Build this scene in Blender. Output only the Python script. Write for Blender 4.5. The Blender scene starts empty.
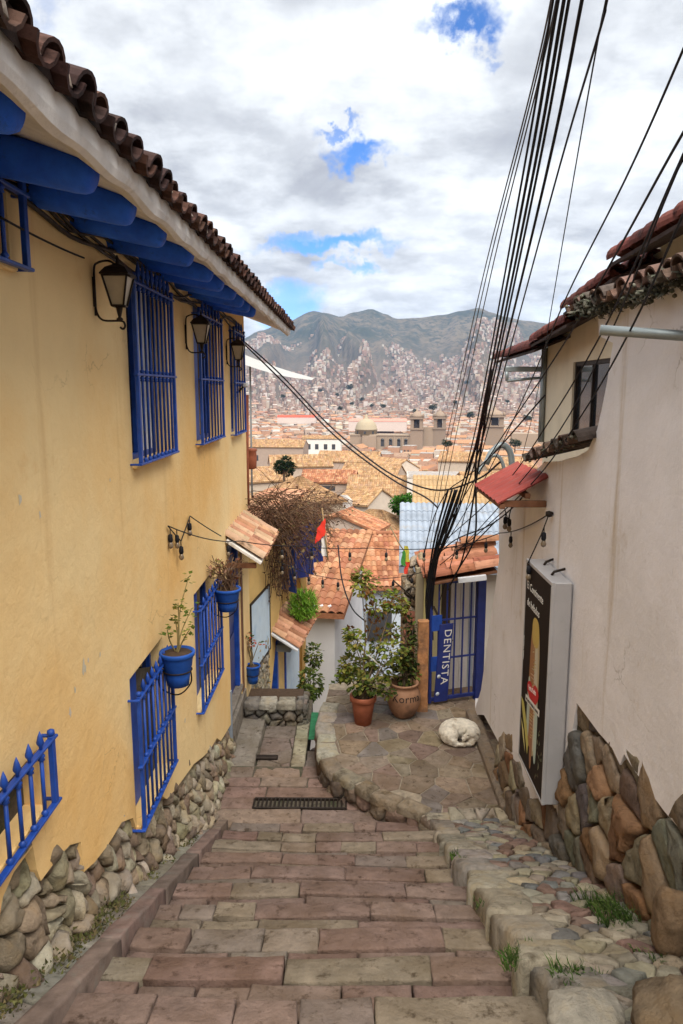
import bpy, math, random
from mathutils import Vector, Matrix, noise as mnoise, geometry as mgeo
random.seed(11)
C = bpy.context.scene.collection
PI = math.pi
V = Vector
R = random.uniform

# ------------------------------------------------------------------ camera
PITCH, YAW, FPX = math.radians(9.37), math.radians(0.66), 739.0
cam_d = bpy.data.cameras.new('camera'); cam = bpy.data.objects.new('camera', cam_d); C.objects.link(cam)
cam.rotation_euler = (PI/2-PITCH, 0, YAW)
cam_d.sensor_fit = 'AUTO'; cam_d.sensor_width = 36.0; cam_d.lens = 36.0*FPX/1024.0
cam_d.clip_start = 0.05; cam_d.clip_end = 30000
bpy.context.scene.camera = cam
cr = V((math.cos(YAW), math.sin(YAW), 0))
cf = V((-math.sin(YAW)*math.cos(PITCH), math.cos(YAW)*math.cos(PITCH), -math.sin(PITCH)))
cu = cr.cross(cf)
def ray(px, py): return cf + cr*((px-341.5)/FPX) + cu*((512-py)/FPX)
def at(px, py, d): return ray(px, py)*d                 # point at view depth d
def onx(px, py, x): r = ray(px, py); return r*(x/r.x)   # point on the wall plane x
def onz(px, py, z): r = ray(px, py); return r*(z/r.z)   # point on the floor z
def ony(px, py, y): r = ray(px, py); return r*(y/r.y)
def proj(p):
    d = p.dot(cf)
    return (341.5+FPX*p.dot(cr)/d, 512-FPX*p.dot(cu)/d, d)

# ------------------------------------------------------------------ mesh helpers
class MB:
    def __init__(s): s.v=[]; s.f=[]; s.c=[]; s.m=[]; s.sm=[]; s.col=(1,1,1); s.mi=0; s.smooth=False
    def add(s, vs, fs, col=None, mi=None, smooth=None):
        b=len(s.v); s.v.extend(vs)
        for f in fs:
            s.f.append([b+i for i in f]); s.c.append(col or s.col); s.m.append(s.mi if mi is None else mi)
            s.sm.append(s.smooth if smooth is None else smooth)
    def quad(s, a, b, c, d, **k): s.add([a,b,c,d], [(0,1,2,3)], **k)
    def tri(s, a, b, c, **k): s.add([a,b,c], [(0,1,2)], **k)
    def box(s, lo, hi, M=None, **k):
        x0,y0,z0=lo; x1,y1,z1=hi
        vs=[V(p) for p in ((x0,y0,z0),(x1,y0,z0),(x1,y1,z0),(x0,y1,z0),(x0,y0,z1),(x1,y0,z1),(x1,y1,z1),(x0,y1,z1))]
        if M: vs=[M@p for p in vs]
        s.add(vs, [(0,3,2,1),(4,5,6,7),(0,1,5,4),(1,2,6,5),(2,3,7,6),(3,0,4,7)], **k)
    def bbox(s, lo, hi, bv=0.01, M=None, **k):          # bevelled box
        x0,y0,z0=lo; x1,y1,z1=hi; b=min(bv,(x1-x0)*.45,(y1-y0)*.45,(z1-z0)*.45)
        P=lambda x,y,z: (M@V((x,y,z)) if M else V((x,y,z)))
        rings=[]
        for z,i in ((z0,b),(z0+b,0),(z1-b,0),(z1,b)):
            X0,X1,Y0,Y1=x0+i,x1-i,y0+i,y1-i; c=b*.6
            rings.append([P(*q) for q in ((X0+c,Y0,z),(X1-c,Y0,z),(X1,Y0+c,z),(X1,Y1-c,z),(X1-c,Y1,z),(X0+c,Y1,z),(X0,Y1-c,z),(X0,Y0+c,z))])
        s.loft(rings, caps=True, **k)
    def loft(s, rings, caps=False, closed=True, **k):
        n=len(rings[0]); vs=[p for r in rings for p in r]; fs=[]
        for i in range(len(rings)-1):
            for j in range(n if closed else n-1):
                j2=(j+1)%n; fs.append((i*n+j, i*n+j2, (i+1)*n+j2, (i+1)*n+j))
        if caps: fs.append(tuple(range(n-1,-1,-1))); fs.append(tuple((len(rings)-1)*n+j for j in range(n)))
        s.add(vs, fs, **k)
    def tube(s, pts, r, n=6, caps=True, **k):
        rs = r if isinstance(r,(list,tuple)) else [r]*len(pts)
        rings=[]; up=None
        for i,p in enumerate(pts):
            t=(pts[min(i+1,len(pts)-1)]-pts[max(i-1,0)])
            if t.length<1e-9: t=V((0,0,1))
            t.normalize()
            if up is None: up = V((0,0,1)) if abs(t.z)<.9 else V((1,0,0))
            a=t.cross(up)
            if a.length<1e-6: a=t.orthogonal()
            a.normalize(); b=a.cross(t).normalized(); up=b
            rings.append([p+(a*math.cos(2*PI*j/n)+b*math.sin(2*PI*j/n))*rs[i] for j in range(n)])
        k.setdefault('smooth', True); s.loft(rings, caps=caps, **k)
    def lathe(s, prof, c, n=16, M=None, ax=None, caps=True, **k):   # prof (r,z) about z through c
        rings=[]
        for r,z in prof:
            ring=[V((r*math.cos(2*PI*j/n), r*math.sin(2*PI*j/n), z)) for j in range(n)]
            rings.append([ (M@p if M else p)+c for p in ring])
        k.setdefault('smooth', True); s.loft(rings, caps=caps, **k)
    def stone(s, poly, fn, h, rnd=.12, base=-.05, jit=.0, col=None, dome=.25, ease=.7, rough=.016):
        """a broken stone over a 2-D cell; fn(u,v,h) places it"""
        cx=sum(p[0] for p in poly)/len(poly); cy=sum(p[1] for p in poly)/len(poly)
        q=[]
        for i in range(len(poly)):                       # subdivide the outline
            a,b=poly[i],poly[(i+1)%len(poly)]
            L=math.hypot(b[0]-a[0],b[1]-a[1]); m=max(1,min(5,int(L/.045)))
            for t in range(m):
                f=t/m; q.append((a[0]+(b[0]-a[0])*f+R(-jit,jit)*.7, a[1]+(b[1]-a[1])*f+R(-jit,jit)*.7))
        sd=R(0,90); tx,ty=R(-.5,.5)*h,R(-.5,.5)*h; size=max(math.hypot(p[0]-cx,p[1]-cy) for p in q) or 1
        def put(x,y,hh,amp):
            p=fn(x,y,hh); n=mnoise.noise(p*9+V((sd,0,0)))+.6*mnoise.noise(p*23+V((sd,0,0)))
            if hh>0: hh+=amp*n*rough*1.6+(tx*(x-cx)+ty*(y-cy))/size
            return fn(x,y,hh)
        rings=[]
        for kk,hh,amp in ((1.0,base,0),(1.0,h*(1-ease),.4),(1-rnd*.35,h*.80,1),(max(.3,1-rnd*1.0),h*.98,1),(max(.22,.66-rnd*.5),h*(1+dome*.4),1),(max(.12,.36-rnd*.3),h*(1+dome*.6),1)):
            rings.append([put(cx+(x-cx)*kk,cy+(y-cy)*kk,hh,amp) for x,y in q])
        n=len(q); vs=[p for r_ in rings for p in r_]+[put(cx,cy,h*(1+dome*.65),1)]; fs=[]; K=len(rings)
        for i in range(K-1):
            for j in range(n): fs.append((i*n+j,i*n+(j+1)%n,(i+1)*n+(j+1)%n,(i+1)*n+j))
        for j in range(n): fs.append(((K-1)*n+j,(K-1)*n+(j+1)%n,K*n))
        s.add(vs,fs,col=col,smooth=True)
    def build(s, name, mats, parent=None, recalc=True, loc=None):
        me=bpy.data.meshes.new(name)
        off = parent_world(parent) if parent is not None else (loc or V((0,0,0)))
        me.from_pydata([tuple(V(p)-off) for p in s.v], [], s.f)
        if not isinstance(mats,(list,tuple)): mats=[mats]
        for m in mats: me.materials.append(m)
        me.polygons.foreach_set('material_index', [min(i,len(mats)-1) for i in s.m])
        me.polygons.foreach_set('use_smooth', s.sm)
        at_=me.color_attributes.new('tint','FLOAT_COLOR','CORNER')
        data=[]
        for f,c in zip(s.f,s.c): data.extend((c[0],c[1],c[2],1.0)*len(f))
        at_.data.foreach_set('color', data)
        if recalc and len(s.f)<60000:
            import bmesh
            bm=bmesh.new(); bm.from_mesh(me); bmesh.ops.recalc_face_normals(bm, faces=bm.faces); bm.to_mesh(me); bm.free()
        me.update()
        o=bpy.data.objects.new(name, me); C.objects.link(o)
        if parent is not None: o.parent=parent
        elif loc is not None: o.location=loc
        return o
def parent_world(p):
    w=V((0,0,0))
    while p is not None: w=w+V(p.location); p=p.parent
    return w
def tag(o, label, cat, group=None):
    o['label']=label; o['category']=cat
    if group: o['group']=group
    return o
def thing(name, label, cat, loc=(0,0,0), group=None):
    o=bpy.data.objects.new(name, None); C.objects.link(o); o.location=loc; o.empty_display_size=.2
    return tag(o,label,cat,group)
def struct(o, kind='structure'): o['kind']=kind; return o
def copy_tree(o, parent=None):
    c=o.copy(); C.objects.link(c)
    if parent is not None: c.parent=parent
    for ch in list(o.children): copy_tree(ch, c)
    return c
def rotz(a): return Matrix.Rotation(a,4,'Z')
def frame(o, ex, ey, ez):          # matrix with the given axes and origin
    return Matrix(((ex.x,ey.x,ez.x,o.x),(ex.y,ey.y,ez.y,o.y),(ex.z,ey.z,ez.z,o.z),(0,0,0,1)))
def spline(P, n=8):
    P=[V(p) for p in P]; Q=[P[0]*2-P[1]]+P+[P[-1]*2-P[-2]]; out=[]
    for i in range(1,len(Q)-2):
        for k in range(n):
            t=k/n; a,b,c,d=Q[i-1],Q[i],Q[i+1],Q[i+2]
            out.append(.5*((2*b)+(c-a)*t+(2*a-5*b+4*c-d)*t*t+(3*b-a-3*c+d)*t**3))
    out.append(P[-1]); return out
def sag(a,b,dip,n=14):
    return [a.lerp(b,i/n)-V((0,0,1))*dip*4*(i/n)*(1-i/n) for i in range(n+1)]
def clip(poly, px,py,nx,ny):       # keep the side where (p-P).n <= 0
    out=[]
    for i in range(len(poly)):
        a,b=poly[i],poly[(i+1)%len(poly)]
        da=(a[0]-px)*nx+(a[1]-py)*ny; db=(b[0]-px)*nx+(b[1]-py)*ny
        if da<=0: out.append(a)
        if (da<0<db) or (db<0<da):
            t=da/(da-db); out.append((a[0]+(b[0]-a[0])*t,a[1]+(b[1]-a[1])*t))
    return out
def inside(p, poly):
    x,y=p; r=False
    for i in range(len(poly)):
        (x1,y1),(x2,y2)=poly[i],poly[i-1]
        if (y1>y)!=(y2>y) and x<(x2-x1)*(y-y1)/(y2-y1)+x1: r=not r
    return r
def cells(seeds, domain, gap=.008, sx=1.0, sy=1.0, keep=None):
    """Voronoi cells of the seeds, cut by a convex domain, joints of width 2*gap"""
    out=[]
    S=[(a*sx,b*sy) for a,b in seeds]; D=[(a*sx,b*sy) for a,b in domain]
    for i,p in enumerate(S):
        if keep and not keep(seeds[i]): continue
        poly=D
        near=sorted(((q[0]-p[0])**2+(q[1]-p[1])**2,j) for j,q in enumerate(S) if j!=i)[:18]
        for d2,j in near:
            q=S[j]; d=math.sqrt(d2) or 1e-6; nx,ny=(q[0]-p[0])/d,(q[1]-p[1])/d
            mx,my=(p[0]+q[0])/2-nx*gap,(p[1]+q[1])/2-ny*gap
            poly=clip(poly,mx,my,nx,ny)
            if len(poly)<3: break
        if len(poly)>=3: out.append([(a/sx,b/sy) for a,b in poly])
    return out
def jseeds(x0,x1,y0,y1,dx,dy,j=.33,test=None):
    out=[]; r=0; y=y0+dy/2
    while y<y1:
        x=x0+dx/2+(dx/2 if r%2 else 0)
        while x<x1+dx/2:
            p=(x+R(-j,j)*dx, y+R(-j,j)*dy)
            if test is None or test(p): out.append(p)
            x+=dx
        y+=dy; r+=1
    return out
def mixc(a,b,t): return tuple(a[i]+(b[i]-a[i])*t for i in range(3))
def vary(c,a=.12):
    k=1+R(-a,a); return tuple(max(0,x*k*(1+R(-a*.3,a*.3))) for x in c)

# ------------------------------------------------------------------ materials
def mat(name, base, rough=.8, var=.25, scale=3.0, bump=.0, bscale=30.0, tint=False, metal=0.0, spec=.2, second=None, sec_scale=1.5, sec_lo=.48, sec_hi=.62, detail=6, dist=.01, grime=None, trans=0.0, streak=None, crack=None):
    m=bpy.data.materials.new(name); m.use_nodes=True
    nt=m.node_tree; N=nt.nodes; L=nt.links; N.clear()
    out=N.new('ShaderNodeOutputMaterial'); b=N.new('ShaderNodeBsdfPrincipled'); L.new(b.outputs[0],out.inputs[0])
    b.inputs['Roughness'].default_value=rough; b.inputs['Metallic'].default_value=metal; b.inputs['Specular IOR Level'].default_value=spec
    tc=N.new('ShaderNodeTexCoord')
    def noi(sc,det=detail,rg=.6):
        n=N.new('ShaderNodeTexNoise'); n.inputs['Scale'].default_value=sc; n.inputs['Detail'].default_value=det; n.inputs['Roughness'].default_value=rg
        L.new(tc.outputs['Object'],n.inputs['Vector']); return n
    def mul(a,bv,fac=1.0,mode='MULTIPLY'):
        x=N.new('ShaderNodeMix'); x.data_type='RGBA'; x.blend_type=mode
        if isinstance(fac,(int,float)): x.inputs[0].default_value=fac
        else: L.new(fac,x.inputs[0])
        for k,val in ((6,a),(7,bv)):
            if isinstance(val,tuple): x.inputs[k].default_value=(*val,1)
            else: L.new(val,x.inputs[k])
        return x.outputs[2]
    def ramp(fac,lo,hi,a=(0,0,0),c=(1,1,1)):
        r=N.new('ShaderNodeValToRGB'); r.color_ramp.elements[0].position=lo; r.color_ramp.elements[1].position=hi
        r.color_ramp.elements[0].color=(*a,1); r.color_ramp.elements[1].color=(*c,1); L.new(fac,r.inputs[0]); return r.outputs[0]
    n1=noi(scale)
    col=ramp(n1.outputs['Fac'],.3,.7,tuple(x*(1-var) for x in base),tuple(min(1,x*(1+var)) for x in base))
    if second:
        n2=noi(sec_scale); col=mul(col,second,ramp(n2.outputs['Fac'],sec_lo,sec_hi),'MIX')
    if grime:
        n3=noi(grime[1],8,.7); col=mul(col,grime[0],ramp(n3.outputs['Fac'],grime[2],grime[3]),'MIX')
    if streak:                                           # run-off stains: long in z, narrow along the wall
        mp=N.new('ShaderNodeMapping'); mp.inputs['Scale'].default_value=(3.2,3.2,.22); L.new(tc.outputs['Object'],mp.inputs['Vector'])
        n5=noi(streak[1],8,.62); L.new(mp.outputs[0],n5.inputs['Vector']); col=mul(col,streak[0],ramp(n5.outputs['Fac'],streak[2],streak[3]),'MIX')
    if crack:                                            # hairline cracks where the render has moved
        wv=noi(3.0,4,.6); vc=N.new('ShaderNodeTexVoronoi'); vc.feature='DISTANCE_TO_EDGE'; vc.inputs['Scale'].default_value=crack[1]
        ad=N.new('ShaderNodeMix'); ad.data_type='RGBA'; ad.blend_type='ADD'; ad.inputs[0].default_value=.35; L.new(tc.outputs['Object'],ad.inputs[6]); L.new(wv.outputs['Color'],ad.inputs[7]); L.new(ad.outputs[2],vc.inputs['Vector'])
        c1=ramp(vc.outputs['Distance'],.0,.006,(1,1,1),(0,0,0)); c2=ramp(noi(1.3,3,.5).outputs['Fac'],.56,.64)
        cm=N.new('ShaderNodeMath'); cm.operation='MULTIPLY'; L.new(c1,cm.inputs[0]); L.new(c2,cm.inputs[1]); cm2=N.new('ShaderNodeMath'); cm2.operation='MULTIPLY'; cm2.inputs[1].default_value=crack[2]; L.new(cm.outputs[0],cm2.inputs[0]); col=mul(col,crack[0],cm2.outputs[0],'MIX')
    if tint:
        a=N.new('ShaderNodeAttribute'); a.attribute_name='tint'; col=mul(col,a.outputs['Color'])
    L.new(col,b.inputs['Base Color'])
    if bump:
        n4=noi(bscale,10,.72); bp=N.new('ShaderNodeBump'); bp.inputs['Strength'].default_value=bump; bp.inputs['Distance'].default_value=dist
        L.new(n4.outputs['Fac'],bp.inputs['Height']); L.new(bp.outputs[0],b.inputs['Normal'])
    if trans:
        t=N.new('ShaderNodeBsdfTranslucent'); L.new(col,t.inputs[0]); mx=N.new('ShaderNodeMixShader'); mx.inputs[0].default_value=trans
        L.new(b.outputs[0],mx.inputs[1]); L.new(t.outputs[0],mx.inputs[2]); L.new(mx.outputs[0],out.inputs[0])
    return m
W1=(1,1,1)
M={}
M['stone']=mat('weathered paving stone',W1,.85,.42,8,1.0,15,tint=True,dist=.035,second=(.58,.55,.50),sec_scale=2.6,sec_lo=.44,sec_hi=.64,grime=((.30,.27,.235),11,.55,.66),spec=.2,detail=12)
M['rock']=mat('rough field stone',W1,.9,.45,12,1.0,16,tint=True,dist=.05,second=(.82,.76,.66),sec_scale=5,grime=((.26,.235,.20),7,.54,.70),detail=10)
M['mortar']=mat('dirty mortar',(.10,.082,.062),.95,.35,14,.8,40,dist=.02,grime=((.05,.055,.03),4,.5,.65))
M['joint']=mat('sandy pale joint',(.27,.225,.17),.95,.3,14,.8,50,dist=.01)
M['curb']=mat('red stone kerb',(.185,.13,.105),.85,.35,7,.8,40,tint=True,dist=.01,grime=((.2,.17,.14),5,.52,.7))
M['yellow']=mat('yellow ochre limewash',(.90,.67,.345),.9,.05,1.2,.5,5,dist=.035,second=(.84,.515,.19),sec_scale=.45,sec_lo=.40,sec_hi=.66,grime=((.74,.43,.16),2.0,.60,.86),detail=9,streak=((.64,.39,.16),1.0,.60,.92),crack=((.36,.22,.10),1.1,.55))
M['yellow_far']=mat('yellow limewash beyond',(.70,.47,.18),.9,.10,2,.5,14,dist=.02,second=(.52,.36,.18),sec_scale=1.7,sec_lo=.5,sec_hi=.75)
M['white']=mat('white limewash with stains',(.86,.83,.85),.9,.06,1.5,.45,5,dist=.03,second=(.77,.74,.74),sec_scale=1.1,sec_lo=.42,sec_hi=.70,grime=((.52,.42,.32),2.1,.60,.80),detail=9,streak=((.50,.39,.26),1.0,.60,.78),crack=((.34,.30,.26),.9,.6))
M['white_far']=mat('white limewash beyond',(.62,.63,.66),.9,.10,3,.4,14,dist=.02)
M['cream']=mat('cream render',(.72,.64,.48),.88,.08,2,.3,12,dist=.015)
M['soffit']=mat('white soffit plaster',(.76,.73,.70),.95,.12,6,.5,9,dist=.02,spec=.02,grime=((.42,.37,.32),4,.55,.75))
M['blue']=mat('blue gloss paint',(.014,.062,.33),.45,.3,8,.3,40,dist=.004,spec=.35,grime=((.05,.05,.09),13,.60,.74))
M['blue_beam']=mat('blue painted log',(.03,.15,.95),.6,.25,6,.6,12,dist=.015,grime=((.02,.06,.28),9,.56,.75))
M['blue_dark']=mat('dark blue metal paint',(.012,.025,.16),.45,.2,9,.1,60,dist=.003,spec=.5)
M['blue_pot']=mat('blue painted clay',(.02,.095,.42),.5,.2,9,.3,35,dist=.004)
M['iron']=mat('dark wrought iron',(.03,.022,.018),.55,.3,14,.3,60,dist=.003,metal=.3)
M['tile']=mat('aged clay tile',W1,.85,.3,10,.8,30,tint=True,dist=.008,grime=((.10,.085,.06),7,.55,.75))
M['tile_dark']=mat('dark weathered clay tile',W1,.85,.35,10,.8,30,tint=True,dist=.008,grime=((.05,.045,.035),8,.48,.70))
M['roof']=mat('clay tile roof in the sun',W1,.9,.25,1.6,.6,9,tint=True,dist=.05,grime=((.30,.19,.11),1.1,.5,.75))
M['wall_city']=mat('city house wall',W1,.9,.15,1.2,.0,tint=True)
M['dark']=mat('dark interior',(.012,.012,.014),.6,.2,5)
M['glass']=mat('dark window glass',(.02,.024,.03),.08,.2,5,spec=.8)
M['win']=mat('far window',(.05,.05,.055),.3,.2,.5)
M['wood']=mat('brown wood',(.17,.075,.04),.7,.35,6,.5,30,dist=.005)
M['post']=mat('orange timber post',(.40,.19,.085),.85,.35,7,.9,14,dist=.02,second=(.25,.13,.07),sec_scale=5)
M['soil']=mat('dry soil',(.07,.045,.03),.95,.3,20,.8,60)
M['twig']=mat('dry brown twigs',W1,.9,.3,8,tint=True)
M['leaf']=mat('leaf',W1,.6,.3,9,tint=True,trans=.3,spec=.08)
M['grass']=mat('grass blade',W1,.6,.2,9,tint=True,trans=.25)
M['terra']=mat('terracotta pot clay',(.34,.11,.06),.6,.2,8,.3,25,dist=.005)
M['urn']=mat('brown fired clay urn',(.30,.16,.095),.6,.3,4,.4,18,dist=.008,second=(.14,.08,.055),sec_scale=3.2)
M['cable']=mat('black cable sheath',(.012,.012,.016),.6,.2,6)
M['cable_grey']=mat('grey thin wire',(.09,.085,.085),.6,.2,6)
M['metal']=mat('light grey sheet metal',(.46,.45,.46),.42,.06,4,.1,20,metal=.25,grime=((.33,.32,.31),3,.6,.8))
M['galv']=mat('galvanised pipe',(.30,.34,.35),.45,.12,6,.1,20,metal=.5)
M['panel_dark']=mat('dark brown print',(.020,.013,.011),.6,.1,5,spec=.08)
M['panel_white']=mat('white lettering paint',(.72,.70,.66),.6,.05,5)
M['panel_red']=mat('red print',(.55,.025,.03),.5,.1,5)
M['print']=mat('printed picture',W1,.4,.1,30,tint=True)
M['fur']=mat('white dog fur',(.72,.66,.56),.95,.25,24,1.0,90,dist=.02,second=(.36,.27,.18),sec_scale=8,sec_lo=.52,sec_hi=.70,detail=10)
M['nose']=mat('dog nose',(.02,.018,.018),.4,.1,5)
M['awning_red']=mat('red corrugated sheet',(.32,.062,.05),.6,.2,4,.2,20,grime=((.22,.07,.055),3,.5,.75))
M['tin']=mat('blue grey tin roofing',(.27,.31,.37),.65,.2,1.5,.1,10,metal=.15,grime=((.30,.29,.28),2,.55,.75))
M['tin_yellow']=mat('ochre tin roofing',(.34,.225,.115),.7,.2,1.5,.1,10)
M['lamp_glass']=mat('frosted lantern glass',(.42,.37,.28),.35,.15,6,spec=.6)
M['bulb']=mat('clear warm bulb',(.20,.15,.10),.15,.1,5,spec=.7)
M['flag_red']=mat('red cloth',(.60,.035,.02),.8,.15,8)
M['cloth']=mat('striped cloth',W1,.8,.15,8,tint=True)
M['green_mat']=mat('green floor mat',(.035,.17,.08),.9,.25,12,.5,60)
M['moss']=mat('dead moss and lichen',W1,.95,.3,12,.8,30,tint=True)
M['asph']=mat('valley ground',(.34,.26,.19),.95,.25,.02,second=(.20,.20,.11),sec_scale=.011,sec_lo=.5,sec_hi=.6)
M['mural']=mat('pale blue mural',(.55,.66,.76),.7,.08,5,second=(.40,.55,.72),sec_scale=3,sec_lo=.5,sec_hi=.7)
M['stucco_blue']=mat('pale blue limewash',(.50,.58,.68),.9,.12,3,.3,14,grime=((.66,.67,.68),2,.45,.6))
# ------------------------------------------------------------------ world, sun, view
sc=bpy.context.scene
SUN_DIR=V((.14,-.50,.86)).normalized()
w=bpy.data.worlds.new('World'); sc.world=w; w.use_nodes=True
nt=w.node_tree; N=nt.nodes; L=nt.links; N.clear()
wo=N.new('ShaderNodeOutputWorld'); bg=N.new('ShaderNodeBackground'); L.new(bg.outputs[0],wo.inputs[0]); bg.inputs[1].default_value=.1
sky=N.new('ShaderNodeTexSky'); sky.sky_type='NISHITA'; sky.sun_disc=False
sky.sun_elevation=math.asin(SUN_DIR.z); sky.sun_rotation=math.atan2(SUN_DIR.x,SUN_DIR.y); sky.altitude=3400; sky.air_density=1.0; sky.dust_density=.6
tc=N.new('ShaderNodeTexCoord')
def vm(op,a,b=None):
    n=N.new('ShaderNodeVectorMath'); n.operation=op
    for i,x in enumerate((a,b)):
        if x is None: continue
        if isinstance(x,(tuple,Vector)): n.inputs[i].default_value=tuple(x)
        else: L.new(x,n.inputs[i])
    return n
def ma(op,a,b=None,clampit=False):
    n=N.new('ShaderNodeMath'); n.operation=op; n.use_clamp=clampit
    for i,x in enumerate((a,b)):
        if x is None: continue
        if isinstance(x,(int,float)): n.inputs[i].default_value=x
        else: L.new(x,n.inputs[i])
    return n.outputs[0]
def wn(vec,scale,det=8,rg=.55,dist=0):
    n=N.new('ShaderNodeTexNoise'); n.inputs['Scale'].default_value=scale; n.inputs['Detail'].default_value=det; n.inputs['Roughness'].default_value=rg; n.inputs['Distortion'].default_value=dist
    L.new(vec,n.inputs['Vector']); return n
def mr(fac,a,b,c=0,d=1,smooth=True):
    n=N.new('ShaderNodeMapRange'); n.interpolation_type='SMOOTHSTEP' if smooth else 'LINEAR'
    for i,x in enumerate((a,b,c,d)): n.inputs[i+1].default_value=x
    L.new(fac,n.inputs[0]); return n.outputs[0]
D=tc.outputs['Generated']
sep=N.new('ShaderNodeSeparateXYZ'); L.new(D,sep.inputs[0])
zz=ma('ADD',ma('MAXIMUM',sep.outputs[2],0.0),.22)
cmb=N.new('ShaderNodeCombineXYZ'); L.new(ma('DIVIDE',sep.outputs[0],zz),cmb.inputs[0]); L.new(ma('DIVIDE',sep.outputs[1],zz),cmb.inputs[1])
PV=cmb.outputs[0]
warp=wn(D,11,7,.62)
wc=vm('SUBTRACT',warp.outputs['Color'],(.5,.5,.5)).outputs[0]
big=wn(PV,1.5,9,.56,.3); det=wn(PV,4.2,9,.6)
base=mr(big.outputs['Fac'],.20,.36)                    # nearly overcast everywhere
holes=None
for px,py,rad,sx,sy,k in ((455,24,.040,.75,1.7,1.0),(432,12,.022,1,1.5,.9),(362,153,.040,.8,1.9,1.0),(345,128,.020,.6,2.2,.8),(325,244,.060,.5,3.4,1.0),(352,269,.030,.6,2.4,.9),(284,312,.050,.8,1.2,.8),(300,236,.03,.6,2,.8),(150,162,.016,1,1.3,.9),(478,55,.02,1,1.5,.5),(25,8,.03,.8,1.2,.3),(590,325,.05,.6,2.2,.5)):
    c=ray(px,py).normalized()
    df=vm('MULTIPLY',vm('ADD',vm('SUBTRACT',D,c).outputs[0],vm('MULTIPLY',wc,(.16,.16,.16)).outputs[0]).outputs[0],(sx,sx,sy)).outputs[0]
    ln=vm('LENGTH',df); h=mr(ln.outputs['Value'],rad*.25,rad*1.0,k,0)
    holes=h if holes is None else ma('MAXIMUM',holes,h)
mask=ma('MULTIPLY',base,ma('SUBTRACT',1.0,holes,True))
grey=mr(big.outputs['Fac'],.40,.62); fine=mr(det.outputs['Fac'],.36,.66)
soft=wn(D,3.2,6,.55); sh=mr(soft.outputs['Fac'],.36,.64)
lum=ma('ADD',ma('ADD',ma('MULTIPLY',grey,-1.5),ma('MULTIPLY',fine,1.7)),ma('MULTIPLY',sh,1.5))
lum=ma('ADD',lum,3.9)
cc=N.new('ShaderNodeCombineColor'); L.new(ma('MULTIPLY',lum,.965),cc.inputs[0]); L.new(ma('MULTIPLY',lum,1.0),cc.inputs[1]); L.new(ma('ADD',ma('MULTIPLY',lum,.97),.35),cc.inputs[2])
deep=N.new('ShaderNodeMix'); deep.data_type='RGBA'; deep.blend_type='MULTIPLY'; deep.inputs[0].default_value=1; L.new(sky.outputs[0],deep.inputs[6]); deep.inputs[7].default_value=(.42,.80,1.25,1)
mx=N.new('ShaderNodeMix'); mx.data_type='RGBA'; L.new(mask,mx.inputs[0]); L.new(deep.outputs[2],mx.inputs[6]); L.new(cc.outputs[0],mx.inputs[7])
L.new(mx.outputs[2],bg.inputs[0])
sd=bpy.data.lights.new('sun','SUN'); sd.energy=3.9; sd.angle=math.radians(60); sd.color=(1,.95,.86)
so=bpy.data.objects.new('sun',sd); C.objects.link(so); so.rotation_euler=SUN_DIR.to_track_quat('Z','Y').to_euler(); so.location=(3,-4,20)
sc.view_settings.view_transform='Standard'; sc.view_settings.look='None'; sc.view_settings.exposure=1.02; sc.view_settings.gamma=1
sc.render.engine='CYCLES'
cy=sc.cycles; cy.max_bounces=6; cy.diffuse_bounces=3; cy.glossy_bounces=2; cy.transmission_bounces=4; cy.volume_bounces=0; cy.caustics_reflective=False; cy.caustics_refractive=False
cy.use_denoising=True; cy.sample_clamp_indirect=6

# ------------------------------------------------------------------ terrain
KN=[(-400,90),(-100,38),(-12,3.2),(0,-2.9),(8,-6.1),(11,-7.2),(16,-9.6),(24,-12.5),(40,-17.5),(100,-27),(250,-40),(500,-52),(900,-60),(1500,-62),(2200,-38),(3000,50),(3800,180)]
def kn(s):
    if s<=KN[0][0]: return KN[0][1]
    for (a,za),(b,zb) in zip(KN,KN[1:]):
        if s<=b:
            t=(s-a)/(b-a); return za+(zb-za)*t
    return KN[-1][1]
RID=[(60,330),(150,338),(245,338),(262,330),(285,322),(315,310),(328,313),(340,316),(356,311),(370,308),(384,313),(395,318),(415,317),(440,314),(458,310),(475,307),(488,312),(500,316),(520,320),(545,323),(600,326),(683,322),(760,330)]
def ridge_elev(az):               # tangent of the elevation of the ridge along an azimuth
    px=341.5+FPX*math.tan(az+YAW)
    px=max(RID[0][0],min(RID[-1][0],px)); 
    for (a,ya),(b,yb) in zip(RID,RID[1:]):
        if px<=b:
            t=(px-a)/(b-a); t=t*t*(3-2*t); y=ya+(yb-ya)*t; break
    r_=ray(px,y); return r_.z/math.hypot(r_.x,r_.y)
RR=5000.0
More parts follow.
